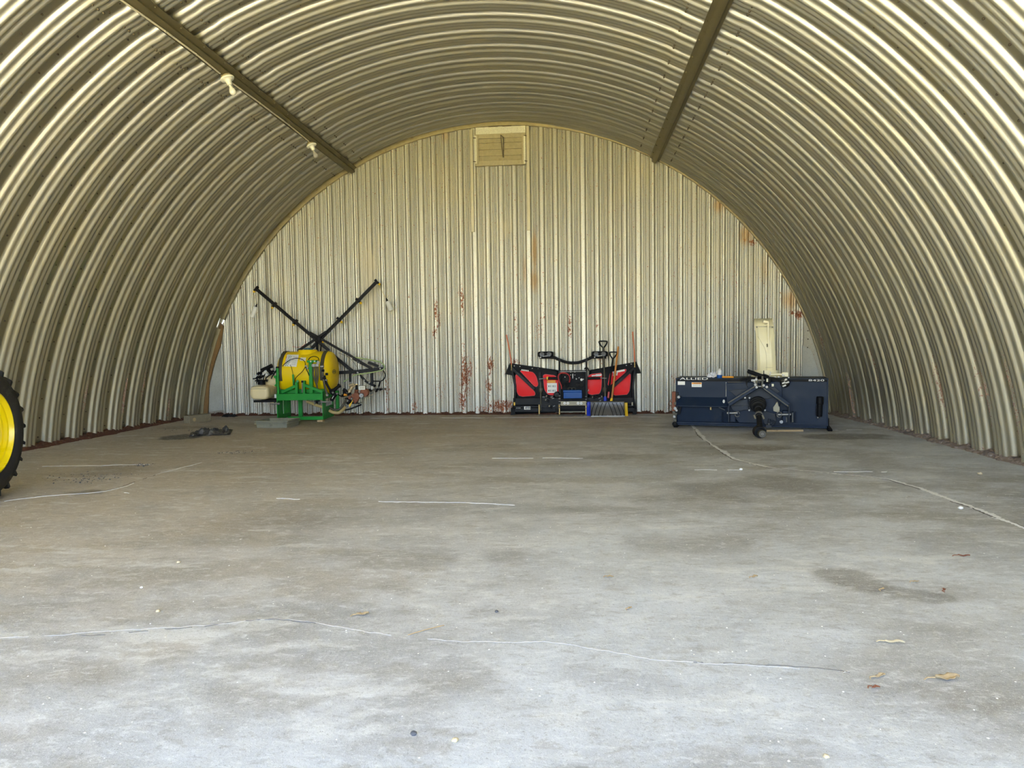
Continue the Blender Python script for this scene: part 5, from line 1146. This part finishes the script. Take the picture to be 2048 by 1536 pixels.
# fan housing: raised seven sided plate with a rim
fan = [(752, 830), (1385, 812), (1392, 1000), (1330, 1180), (1250, 1285), (900, 1285), (760, 1130)]
mb = MB(); mb.prism([bl(x, y, -.06) for x, y in fan], (0, .09, 0)); fn = mb.build('fan_housing', 'navy', blo, bevel=.006)
mb = MB(); mb.prism([bl(x, y, -.085) for x, y in ((1150, 1005), (1230, 1010), (1290, 990), (1350, 935), (1370, 940), (1300, 870), (780, 915), (900, 1010))], (0, .03, 0)); mb.build('stiffener', 'navylight', fn, bevel=.003)
mb = MB(); mb.prism([bl(x, y, -.12) for x, y in ((800, 1088), (1005, 1092), (1010, 1135), (950, 1140), (870, 1160), (825, 1140))], (0, .05, 0)); mb.prism([bl(x, y, -.10) for x, y in ((820, 1040), (1000, 1010), (1010, 1095), (800, 1098))], (0, .04, 0)); mb.build('gearbox_arm', 'navylight', fn, bevel=.004)
mb = MB(); mb.prism([bl(x, y, -.08) for x, y in ((1180, 1145), (1310, 1180), (1325, 1260), (1270, 1310), (1190, 1300), (1160, 1220))], (0, .03, 0)); mb.build('skirt_plate', 'navylight', fn, bevel=.003)
slab('rear_seam', 'steel', 748, 756, 820, 985, -.004, -.001, hs, .001); slab('seam_rod', 'strap', 770, 1000, 818, 824, -.012, -.002, hs, .001)
# gearbox, PTO shaft with guard and yoke
mb = MB(); c = bl(1110, 1080, -.16); mb.bx(bl(1008, 1080, -.1).x, bl(1190, 1080, -.1).x, -.20, -.05, bl(1100, 1142, -.16).z, bl(1100, 1010, -.16).z); gb = mb.build('gearbox', 'navylight', blo, bevel=.012)
for x, y in ((1018, 1000), (1120, 995), (1015, 1140), (968, 998), (1195, 1140)): mb = MB(); q = bl(x, y, -.2); mb.cyl(q + V(0, .02, 0), q + V(0, -.012, 0), .012, n=8); mb.build('bolt', 'steel', gb)
pt = bpy.data.objects.new('drive_shaft', None); COL.objects.link(pt); pt.parent = blo
e_ = Fb.floor(*BL_(1143, 1462)); ye = V(e_.x, e_.y + .02, .072); s0 = bl(1112, 1060, -.2); axd = (ye - s0).normalized()
mb = MB(); mb.lathe(s0, axd, [(.03, -.0), (.095, .0), (.108, .012), (.108, .05), (.096, .06), (.096, .085), (.084, .095), (.084, .115), (.062, .13), (.05, .19), (.03, .20)], 28); mb.build('guard_bell', 'rubber', pt)
L_ = (ye - s0).length
mb = MB(); mb.lathe(s0, axd, [(.040, .16), (.040, .45 * L_), (.046, .46 * L_), (.046, .49 * L_), (.034, .5 * L_), (.034, .9 * L_), (.05, .93 * L_)], 20); mb.build('shaft_tube', 'rubber', pt)
mb = MB(); mb.lathe(s0, axd, [(.05, .40 * L_), (.052, .405 * L_), (.052, .435 * L_), (.05, .44 * L_)], 20); mb.build('shaft_collar', 'steel', pt)
for k in (-1, 1): mb = MB(); q = s0 + axd * (.47 * L_) + V(.05 * k, -.02, .0); mb.cyl(q + V(-.01, 0, .02), q + V(.01, 0, -.03), .012, n=8); mb.build('shaft_clip', 'plate', pt)
mb = MB(); ya = V(.25, -1, -.05).normalized(); mb.lathe(ye, ya, [(.072, -.11), (.074, -.02), (.070, .0), (.058, .0), (.056, -.05)], 28); mb.build('end_guard', 'rubber', pt)
yc = ye + V(.018, -.0, -.016); mb = MB(); mb.lathe(yc + ya * -.03, ya, [(.048, 0), (.05, .03), (.044, .05), (.036, .05), (.036, .044), (.030, .044), (.030, .052), (.022, .052), (.020, .02)], 24); mb.build('yoke', 'strap', pt); mb = MB(); mb.lathe(yc + ya * .021, ya, [(.036, 0), (.036, .003), (.031, .003), (.031, 0)], 24); mb.build('yoke_ring', 'steel', pt)
# A-frame
for a, b, nm in (((1110, 862), (778, 1075), 0), ((1180, 875), (1462, 1085), 1)):
    mb = MB(); mb.bar(bl(*a, -.22), bl(*b, -.26), .062, .035, (0, -1, .2)); af = mb.build('hitch_brace', 'navy', blo, bevel=.004)
    mb = MB(); pa, pb = bl(a[0] - 0, a[1] + (-10 if nm == 0 else 18), -.245), bl(b[0], b[1] + (-18 if nm == 0 else 12), -.285); mb.bar(pa, pb, .012, .02, (0, -1, .2)); mb.build('brace_flange', 'strap', af)
for x, d in ((1098, -.25), (1165, -.25)): slab('mast_plate', 'strap', x - 12, x + 12, 755, 885, d, d + .20, blo, .003)
for y, m_ in ((800, 'steel'), (870, 'steel')): mb = MB(); mb.cyl(bl(1075, y, -.2), bl(1190, y, -.2), .014, n=10); mb.build('top_link_pin', m_, blo)
for x, y in ((1085, 850), (1100, 878), (1180, 858), (1095, 790), (1070, 800), (1215, 875)): mb = MB(); q = bl(x, y, -.26); mb.cyl(q, q + V(0, -.02, 0), .017, n=8); mb.build('bolt', 'steel', blo)
# lower hitch brackets
for x0, x1, sg in ((708, 860, 1), (1375, 1550, -1)):
    br = bpy.data.objects.new('lower_hitch', None); COL.objects.link(br); br.parent = blo
    if sg > 0: vx = [(712, .0), (782, -.24), (852, -.14)]
    else: vx = [(1468, -.24), (1515, -.12), (1545, -.05), (1400, -.14)]
    for x, d in vx:
        top_ = 1080 if x in (782, 1468) else 1160
        a, b = bl(x - 6, 1275 if sg > 0 else 1285, d), bl(x + 7, top_, d); mb = MB(); mb.bx(a.x, b.x, d, 0, max(.05, a.z), b.z); mb.build('hitch_plate', 'navylight' if x in (782, 1468) else 'navy', br, bevel=.003)
    a, b = ((760, 1172), (885, 1172)) if sg > 0 else ((1340, 1190), (1490, 1188))
    mb = MB(); mb.cyl(bl(*a, -.2), bl(*b, -.2), .016, n=12); mb.cyl(bl(a[0] + 8, a[1], -.2), bl(a[0] + 18, a[1], -.2), .024, n=12); mb.build('lift_pin', 'steel', br)
    q = bl(880, 1185, -.2) if sg > 0 else bl(1357, 1190, -.215); mb = MB(); mb.tube([q + V(.03 * math.cos(t), 0, .036 * math.sin(t)) for t in np.linspace(0, 5.8, 14)], .006, 6); mb.build('lynch_ring', 'steel', br)
    if sg < 0: slab('hitch_pocket', 'navy', 1395, 1470, 1150, 1285, -.14, -.0, br, .003); mb = MB(); q = bl(1380, 1270, -.2); mb.cyl(q, q + V(0, -.03, 0), .022, n=12); mb.build('bolt', 'steel', br); mb = MB(); mb.cyl(bl(1440, 1220, -.15), bl(1442, 1275, -.15), .01, n=8); mb.cyl(bl(1508, 1170, -.13), bl(1508, 1275, -.13), .01, n=8); mb.build('bolt', 'steel', br)
    else: slab('hitch_pocket', 'navy', 795, 850, 1180, 1272, -.12, -.0, br, .003)
mb = MB(); mb.prism([bl(x, y, -.11) for x, y in ((1325, 1050), (1340, 1045), (1350, 1095), (1362, 1100), (1362, 1160), (1335, 1165), (1290, 1150), (1285, 1110))], (0, .03, 0)); mb.build('worn_guard', 'plate', blo, bevel=.003)
mb = MB(); q = bl(1240, 1290, -.12); mb.tube([bl(1240, 1325, -.12), bl(1240, 1270, -.12), bl(1245, 1240, -.12)], .016, 10); mb.tube([bl(1262, 1262, -.12), bl(1290, 1262, -.12), bl(1298, 1285, -.12), bl(1275, 1310, -.12)], .012, 8, 4); q0_ = bl(1237, 1330, -.12); mb.bx(q0_.x - .035, q0_.x + .035, -.16, -.08, q0_.z - .01, q0_.z + .03); mb.build('parking_stand', 'navylight', blo); mb = MB(); mb.sphere(bl(1240, 1297, -.145), .014, 10, 8); mb.build('ball_knob', 'steel', blo)
# foot edge and skids
mb = MB(); zb1 = bl(1000, 1285, 0).z; mb.bx(uL, uR, .0, .06, .025, .075); mb.bx(uL + .02, uR, -.03, .0, .03, .05); mb.build('scraper_edge', 'navy', blo, bevel=.004)
for u in (uL - .035, uR + .005): mb = MB(); mb.prism([V(u, -.10, .02), V(u, -.08, .0), V(u, .42, .0), V(u, .50, .05), V(u, .46, .06), V(u, .40, .03), V(u, -.02, .03)], (.055, 0, 0)); mb.bx(u + .01, u + .022, .0, .35, .02, .16); mb.build('skid_shoe', 'black', blo, bevel=.004)
mb = MB(); q = bl(165, 1300, -.08); mb.sphere(q + V(0, .02, .0), .035, 12, 8); mb.build('skid_wheel', 'rubber', blo)
# left end: chain tensioner and rusty cover
cv = slab('chain_cover', 'blackmetal', 178, 210, 935, 1190, -.02, .04, blo, .004); a = bl(150, 1150, .02); mb = MB(); mb.bx(bl(135, 1000, 0).x, bl(178, 1000, 0).x, .0, .10, a.z, bl(150, 930, 0).z); mb.build('chain_guard', 'rust', blo, bevel=.006)
mb = MB(); mb.prism([bl(x, y, -.03) for x, y in ((230, 1085), (250, 1080), (225, 1190), (190, 1190))], (0, .03, 0)); mb.build('chain_flap', 'black', blo)
for k, (x, y, r) in enumerate(((175, 1118, .022), (160, 1165, .02), (200, 1010, .018), (215, 990, .02), (180, 1060, .02), (205, 1080, .014), (165, 1210, .018), (172, 1250, .02), (232, 985, .01), (190, 1140, .016), (185, 1180, .015), (163, 1285, .014))):
    mb = MB(); q = bl(x, y, -.03); mb.cyl(q + V(0, .04, 0), q + V(0, -.03, 0), r, n=10); mb.build('sprocket_bolt', ('steel', 'strap', 'blackmetal')[k % 3], cv)
mb = MB(); q = bl(165, 1250, -.0); mb.bx(bl(150, 1200, 0).x, bl(188, 1200, 0).x, -.015, .05, bl(160, 1290, 0).z, bl(160, 1160, 0).z); mb.build('skid_bracket', 'strap', blo, bevel=.003)
mb = MB(); mb.cyl(bl(577, 1092, .0), bl(577, 1135, .0), .014, n=10); mb.build('brass_plug', 'brass', blo); mb = MB(); q = bl(726, 1040, -.07); mb.sphere(q, .016, 8, 6, (1, .4, 1.6)); mb.build('paint_scuff', 'white', blo); mb = MB(); mb.tube([bl(668, 1105, -.05), bl(740, 1138, -.05)], .006, 6); mb.build('latch_rod', 'steel', blo)
# manual canister on the right
mb = MB(); a, b = bl(1812, 1215, -.05), bl(1822, 985, -.05); axm = (b - a).normalized(); lm = (b - a).length
mb.lathe(a, axm, [(.02, 0), (.034, .006), (.036, .015), (.036, lm * .62), (.044, lm * .64), (.046, lm * .72), (.044, lm * .78), (.044, lm * .97), (.036, lm)], 24)
mc = mb.build('manual_canister', 'black', blo, angle=30)
for k in range(5): mb = MB(); q = a + axm * lm * (.12 + .1 * k); mb.bx(q.x - .046, q.x - .02, -.06, -.02, q.z - .008, q.z + .008); mb.build('canister_clip', 'rubber', mc)
mb = MB(); q = bl(1795, 1225, -.06); mb.sphere(q, .014, 10, 6); mb.build('canister_latch', 'steel', mc)
# chute
ch = bpy.data.objects.new('chute', None); COL.objects.link(ch); ch.parent = blo
CD = .24
cL = [(1112, 735), (1108, 560), (1098, 400), (1090, 260), (1078, 170), (1070, 110)]; cR = [(1318, 735), (1312, 560), (1303, 400), (1298, 280), (1292, 180), (1272, 100)]
iL = [(1125, 735), (1118, 400), (1095, 200)]
bk = [0, .0, .0, .02, .06, .14]
mb = MB(); vs = []
for i in range(6):
    xl, yl = cL[i]; xr, yr = cR[i]; f_ = bk[i]
    a = bl(xl, yl, CD + f_); b = bl(xr, yr, CD + f_); m1 = bl(xl + (xr - xl) * .16, yl, CD - .03 + f_); m2 = bl(xl + (xr - xl) * .80, yr, CD - .03 + f_)
    bb = V(0, .26, 0); vs += [a + bb, a, m1, m2, b, b + bb]
mb.add(vs, [(i * 6 + j, i * 6 + j + 1, (i + 1) * 6 + j + 1, (i + 1) * 6 + j) for i in range(5) for j in range(5)]); mb.build('chute_body', 'chute', ch, solid=.006, angle=30)
mb = MB(); vs = []
for i in range(7):
    t = i / 6; y = 190 - 90 * t; dd = CD + .05 + .24 * t ** 1.6; a = bl(1088 - 14 * t, y, dd); b = bl(1292 - 16 * t, y - 4, dd); vs += [a + V(0, .22, -.02), a, b, b + V(0, .22, -.02)]
mb.add(vs, [(i * 4 + j, i * 4 + j + 1, (i + 1) * 4 + j + 1, (i + 1) * 4 + j) for i in range(6) for j in range(3)]); mb.build('chute_hood', 'chute', ch, solid=.006, angle=30)
mb = MB(); mb.bar(bl(1090, 188, CD - .01), bl(1298, 190, CD - .01), .005, .01); mb.build('hood_hinge', 'plate', ch)
for x in (1102, 1278): mb = MB(); q = bl(x, 195, CD - .015); mb.cyl(q, q + V(0, -.012, 0), .010, n=8); mb.build('bolt', 'strap', ch)
mb = MB(); mb.bar(bl(1230, 135, CD - .06), bl(1238, 490, CD - .06), .016, .016); mb.build('deflector_rod', 'chute', ch); mb = MB(); mb.bar(bl(1232, 140, CD - .02), bl(1175, 130, CD - .03), .03, .008); mb.bar(bl(1225, 165, CD - .02), bl(1180, 180, CD - .03), .012, .008); mb.build('rod_bracket', 'chute', ch); mb = MB(); mb.cyl(bl(1218, 385, CD - .05), bl(1222, 420, CD - .05), .010, n=8); mb.build('rod_clip', 'plate', ch)
mb = MB(); mb.tube([bl(1112, 300, CD - .033), bl(1160, 380, CD - .036), bl(1205, 480, CD - .036), bl(1215, 700, CD - .036)], .0014, 5, 5); mb.bar(bl(1200, 655, CD - .035), bl(1282, 655, CD - .035), .003, .004); mb.build('pressed_line', 'trim', ch)
c = bl(1215, 745, CD + .1); mb = MB(); mb.lathe((c.x, CD + .10, zT + .006), (0, 0, 1), [(.21, 0), (.21, .02), (.19, .03), (.165, .035), (.165, .10)], 32); mb.build('chute_ring', 'chute', ch)
mb = MB(); a, b = bl(1200, 738, CD - .12), bl(1415, 728, CD - .12); mb.bar(a, b, .022, .02); q, r_ = bl(1388, 758, CD - .12), bl(1460, 708, CD - .12); mb.bx(q.x, r_.x, CD - .14, CD - .06, q.z, r_.z); mb.build('rotator_bracket', 'chute', ch, bevel=.003)
for x, y in ((1255, 715), (1395, 740), (1410, 745), (1250, 738), (1310, 760), (1350, 760), (1465, 770)): mb = MB(); q = bl(x, y, CD - .15); mb.cyl(q, q + V(0, .03, 0), .011, n=8); mb.build('bolt', 'steel', ch)
# hydraulic cylinder, hoses and pivot clutter on top
mb = MB(); mb.cyl(bl(995, 692, -.06), bl(1230, 775, -.06), .024, n=12); mb.cyl(bl(1000, 712, -.09), bl(1180, 775, -.09), .012, n=10); mb.build('chute_ram', 'black', blo)
for pts, r in (([(900, 800), (1000, 770), (1100, 775), (1250, 770), (1350, 790)], .014), ([(985, 850), (995, 800), (1040, 790), (1080, 800)], .014), ([(1000, 880), (980, 840), (1000, 810)], .012), ([(1180, 790), (1260, 790), (1330, 810), (1400, 820), (1440, 825)], .013), ([(1200, 815), (1300, 800), (1400, 800)], .010), ([(1100, 760), (1180, 740), (1240, 760)], .014), ([(1180, 690), (1182, 740), (1190, 770)], .005), ([(1240, 815), (1230, 860), (1240, 880)], .012)):
    mb = MB(); mb.tube([bl(x, y, -.05) for x, y in pts], r, 8, 5); mb.build('hydraulic_hose', 'rubber', blo)
slab('valve_block', 'black', 1195, 1260, 778, 835, -.10, -.02, blo, .006); mb = MB(); q = bl(1210, 818, -.105); mb.bx(q.x, q.x + .022, -.108, -.10, q.z, q.z + .045); mb.build('tag', 'chute', blo)
mb = MB(); mb.lathe(bl(1420, 830, -.06), (0, -1, 0), [(.03, -.06), (.06, -.05), (.062, 0), (.05, .01), (.02, .012)], 18); wm = mb.build('worm_drive', 'black', blo)
for k, (x, y) in enumerate(((1400, 800), (1425, 795), (1440, 812), (1410, 830), (1435, 845), (1450, 825), (1400, 850), (1415, 862))): mb = MB(); q = bl(x, y, -.08); mb.cyl(q + V(-.02, 0, -.008), q + V(.02, -.01, .01), .012, n=8); mb.build('fitting', 'sticker' if k % 2 else 'strap', wm)
for k in range(6): mb = MB(); q = bl(1050 + 16 * k, 800 + 10 * (k % 3), -.12); mb.cyl(q + V(0, .02, 0), q + V(0, -.03, 0), .016, n=8); mb.build('fitting', 'strap' if k % 2 else 'steel', blo)
slab('slot_mark', 'chute', 1270, 1295, 840, 905, -.066, -.06, fn, .001)
# rag and blue can standing on its top
def atop(x, d): q = bl(x, 770, d); w_ = Fb.O + Fb.X * q.x + Fb.Y * d; return V(w_.x, w_.y, zT + .007)
p = atop(625, .17); crumple('white_rag', p, .085, .11, 'rag', 21, 'crumpled white rag on top of the blower housing', 'rag', 1.1, .7, 16, Fb.th)
p = atop(677, .04); can = empty('spray_bottle', p, Fb.th, 'small white bottle with a blue lower band on the blower housing', 'bottle')
mb = MB(); mb.lathe((0, 0, 0), (0, 0, 1), [(.034, 0), (.036, .004), (.036, .042), (.034, .044)], 20); mb.build('band', 'blue', can, label='blue band'); mb = MB(); mb.lathe((0, 0, .043), (0, 0, 1), [(.034, 0), (.035, .05), (.03, .066), (.014, .076), (.013, .086), (.002, .088)], 20); mb.build('bottle_body', 'rag', can)
p = atop(735, .04); mb = MB(); mb.cyl((-.02, 0, .013), (.12, 0, .013), .013, n=12); mb.cyl((-.05, 0, .013), (-.018, 0, .013), .007, .011, 12); o = mb.build('grease_tube', 'orange_print'); o.location = p; o.rotation_euler = (0, 0, Fb.th); tag(o, 'thin orange tube lying on the blower top beside the rag', 'tube')
# stick on the floor
a, b = floor_pt(1533, 863.5), floor_pt(1606, 863); mb = MB(); mb.bar(V(0, 0, .013), V((b - a).x, (b - a).y, .013), .024, .024, (0, 0, 1)); o = mb.build('wooden_stick', 'wood', None, bevel=.002); o.location = a; tag(o, 'pale wooden stick on the floor before the navy snow blower', 'stick')

# ------------------------------------------------------------------ tractor wheel at the left edge
wc = floor_pt(-12, 1003)
FWD = 11.5
# wheel seen edge-on by about 63 degrees; its outer face looks towards the middle of the hut
nz = V(.967, .255, 0)
whl = empty('tractor_wheel', (wc.x, wc.y, 0), math.atan2(nz.y, nz.x), 'dusty black lugged tractor tyre on a yellow rim at the left edge', 'wheel')
WR_ = .545; WT = .32
mb = MB(); prof = [(WR_ * .60, -.02), (WR_ * .64, .012), (WR_ * .75, .03), (WR_ * .86, .02), (WR_ * .915, -.01), (WR_ * .935, -.05), (WR_ * .94, -WT / 2), (WR_ * .935, -WT + .05), (WR_ * .915, -WT + .01), (WR_ * .86, -WT - .02), (WR_ * .75, -WT - .03), (WR_ * .60, -WT + .02)]
mb.lathe((0, 0, WR_), (1, 0, 0), prof, 72, close=False); ty = mb.build('tyre', 'tyre', whl, angle=50)
for k in range(22):
    for s_ in (0, 1):
        t = 2 * PI * (k + .5 * s_) / 22; pts = []
        for i in range(5):
            q = i / 4; tt = t + .17 * q * 1; xx = (.012 - q * (WT * .54)) if s_ == 0 else (-WT - .012 + q * (WT * .54)); r0 = WR_ * (.88 if i == 0 else .925); r1 = WR_ * (.965 if i == 0 else 1.)
            pts.append((xx, tt, r0, r1))
        vs = []
        for xx, tt, r0, r1 in pts:
            for dt, r in ((-.034, r0), (.034, r0), (.024, r1), (-.024, r1)): vs.append((xx, r * math.cos(tt + dt), WR_ + r * math.sin(tt + dt)))
        mb = MB(); mb.add(vs, [(i * 4 + j, i * 4 + (j + 1) % 4, (i + 1) * 4 + (j + 1) % 4, (i + 1) * 4 + j) for i in range(4) for j in range(4)] + [(0, 1, 2, 3), (19, 18, 17, 16)]); mb.build('lug', 'tyre', ty, bevel=.004)
mb = MB(); mb.lathe((0, 0, WR_), (1, 0, 0), [(WR_ * .62, .0), (WR_ * .625, .012), (WR_ * .60, .016), (WR_ * .585, .0), (WR_ * .575, -.02), (WR_ * .55, -.024), (WR_ * .54, -.05), (WR_ * .52, -.055), (WR_ * .50, -.09), (WR_ * .46, -.10), (WR_ * .44, -.085), (WR_ * .24, -.05), (WR_ * .2, -.05), (.002, -.05)], 72, close=False); rm = mb.build('rim', 'yellow_paint', whl, angle=25)
mb = MB(); mb.lathe((0, 0, WR_), (1, 0, 0), [(.075, -.055), (.075, -.01), (.06, .01), (.002, .012)], 24, close=False); mb.build('hub', 'yellow_paint', rm)
for k in range(8): t = 2 * PI * k / 8; mb = MB(); mb.cyl((-.05, .10 * math.cos(t), WR_ + .10 * math.sin(t)), (-.03, .10 * math.cos(t), WR_ + .10 * math.sin(t)), .012, n=6); mb.build('wheel_nut', 'steel', rm)

# ------------------------------------------------------------------ loose bits on the floor
def pebble(px, py, r, m, label, seed, name='pebble', cat='stone', flat=.6, grp='loose stones on the floor'):
    p = floor_pt(px, py); rs = random.Random(seed); mb = MB(); mb.sphere((0, 0, 0), 1, 10, 7)
    mb.v = [tuple(c * r * (1 + .35 * mnoise.noise(V(x * 1.3 + seed, y * 1.3, z * 1.3))) * (flat if i == 2 else 1) for i, c in enumerate((x, y, z))) for x, y, z in mb.v]
    zmin = min(v[2] for v in mb.v); o = mb.build(name, m, None, angle=60); o.location = (p.x, p.y, -zmin - .001); return tag(o, label, cat, grp)
pebble(357, 1126, .011, 'stone', 'small yellow stone alone on the open floor left of center', 1)
pebble(283, 1176, .008, 'sticker', 'tiny white stone left of center below the yellow stone', 2)
pebble(316, 1224, .010, 'stone', 'pale stone on the left floor above the long crack', 3)
pebble(827, 1470, .010, 'greystone', 'dark grey stone at the bottom of the photo left of center', 4)
pebble(910, 1483, .010, 'stone', 'dull brown stone right beside the dark grey stone', 5)
pebble(993, 1224, .008, 'greystone', 'dark grey stone in the middle of the floor', 6)
pebble(1960, 949, .018, 'stone', 'tan stone near the foot of the right wall', 7)
pebble(1921, 1018, .016, 'sticker', 'white stone beside the pale crack on the right', 8)
pebble(1652, 1515, .009, 'stone', 'small tan stone at the bottom right edge', 9)
pebble(1482, 940, .016, 'sticker', 'white chip of mortar where the two right cracks meet', 10)
def leaf(px, py, ln, m, label, seed, rz, wd=.45, grp='dry leaves on the floor'):
    p = floor_pt(px, py); lf = empty('dry_leaf', (p.x, p.y, 0), rz, label, 'leaf', grp); mb = MB()
    def f(u, v):
        w_ = ln * wd * math.sin(PI * min(1, u * 1.02)) ** .8 * (1 + .25 * math.sin(u * 19 + seed)); y = (v - .5) * w_
        return ((u - .5) * ln, y, .004 + .18 * ln * abs(v - .5) + .05 * ln * (1 + math.sin(u * 7 + seed)))
    mb.grid(f, 14, 6); mb.build('leaf_blade', m, lf, solid=.0012); mb = MB(); mb.tube([(-ln * .5, 0, .01), (-ln * .75, .01, .006), (-ln * .95, .0, .004)], .0022, 5); mb.build('stem', m, lf); return lf
leaf(725, 1231, .055, 'leaf', 'curled tan leaf in the middle of the floor above the long crack', 1, .4)
leaf(1895, 1360, .085, 'leaf', 'large flat dry leaf with a long stem at the lower right', 2, .1)
leaf(1760, 1355, .05, 'leaf', 'narrow dry leaf left of the large flat leaf', 3, .5, .3)
leaf(1752, 1377, .03, 'rust', 'small reddish leaf below the narrow dry leaf', 4, .2)
leaf(1888, 1181, .035, 'rust', 'small brown leaf on the right floor past the damp patch', 5, 1.2)
leaf(1832, 1165, .035, 'leaf', 'pale dry leaf on the right floor near the damp patch', 6, .3, .3)
leaf(1765, 1180, .03, 'leaf', 'tiny dry leaf at the edge of the damp patch', 7, .9)
leaf(1928, 1114, .06, 'rust', 'thin brown leaf on the right floor beyond the damp patch', 8, -.1, .2)
leaf(1790, 1288, .07, 'stone', 'long pale husk on the lower right floor', 9, -.15, .2)
leaf(1510, 1155, .04, 'leaf', 'scrap of dry leaf left of the damp patch', 10, .6)
leaf(1220, 1155, .035, 'leaf', 'single dry leaf scrap near the center of the floor', 11, .2)
leaf(1260, 1218, .03, 'leaf', 'dry leaf scrap below center beside the pale crack', 12, 1.)
leaf(605, 906, .07, 'leaf', 'tan leaf far back in front of the grey tray', 13, .1, .4)
p = floor_pt(850, 1262); mb = MB(); mb.tube([(-.06, -.05, .003), (0, 0, .005), (.07, .055, .004)], .002, 5, 4); o = mb.build('straw', 'wood'); o.location = p; tag(o, 'thin piece of straw lying across the long crack', 'straw')
# crumbs of dirt nobody could count
rs = random.Random(5); mb = MB(); mb2 = MB()
def crumb(mb, x, y, r):
    h = r * rs.uniform(.5, 1.); a = rs.uniform(0, 6); v_ = [(x + r * rs.uniform(.7, 1.2) * math.cos(a + k * 1.57), y + r * rs.uniform(.7, 1.2) * math.sin(a + k * 1.57), 0.0005) for k in range(4)] + [(x + r * .2, y, h)]
    mb.add(v_, [(0, 1, 4), (1, 2, 4), (2, 3, 4), (3, 0, 4)])
for _ in range(1500): crumb(mb, rs.uniform(-4.6, 4.6), 1.7 + 9.5 * rs.random() ** 1.7, rs.uniform(.0018, .0048))
for _ in range(330):
    i = rs.choice([(185, 952, .5, .2), (165, 960, .3, .15), (285, 931, .12, .1), (470, 905, .2, .15), (380, 860, .5, .2)]); c = floor_pt(i[0], i[1]); crumb(mb2, c.x + rs.gauss(0, i[2] * .5), c.y + rs.gauss(0, i[3] * .5), rs.uniform(.003, .010))
tag(mb.build('crumbs', 'sticker'), 'pale crumbs of concrete scattered over the whole floor', 'crumbs', kind='stuff')
tag(mb2.build('dirt', 'greystone'), 'dark dirt crumbs scattered on the left floor near the wheel', 'dirt', kind='stuff')

# ------------------------------------------------------------------ light
sc_ = bpy.context.scene
w = bpy.data.worlds.new('sky'); sc_.world = w; w.use_nodes = True; nt = w.node_tree
bg = nt.nodes['Background']
tcw = N(nt, 'ShaderNodeTexCoord'); sep = N(nt, 'ShaderNodeSeparateXYZ'); L(nt, tcw.outputs['Generated'], sep.inputs[0])
skyc = mixc(nt, ramp(nt, sep.outputs[2], -.02, .55), (.74, .87, 1.0), (.34, .56, 1.0))
L(nt, skyc, bg.inputs[0]); bg.inputs[1].default_value = 2.7
sd = bpy.data.lights.new('sun', 'SUN'); so = bpy.data.objects.new('sun', sd); COL.objects.link(so)
sd.energy = 16.0; sd.color = (1., .90, .70); sd.angle = .01
so.rotation_euler = Vector((-.40, .50, -1.0)).to_track_quat('-Z', 'Y').to_euler()
pd = bpy.data.lights.new('open_end', 'AREA'); pd.shape = 'RECTANGLE'; pd.size = 11; pd.size_y = 5.2; pd.cycles.is_portal = True
po = bpy.data.objects.new('open_end', pd); COL.objects.link(po); po.location = (0, YO - .05, 2.5); po.rotation_euler = (PI / 2, 0, 0)
sc_.view_settings.view_transform = 'Standard'; sc_.view_settings.look = 'None'; sc_.view_settings.gamma = 1; sc_.view_settings.use_curve_mapping = False
sc_.view_settings.exposure = 1.64
sc_.cycles.max_bounces = 8; sc_.cycles.diffuse_bounces = 4; sc_.cycles.glossy_bounces = 5; sc_.cycles.caustics_reflective = True
sc_.cycles.sample_clamp_indirect = 8
sc_.cycles.use_adaptive_sampling = True; sc_.cycles.adaptive_threshold = .09
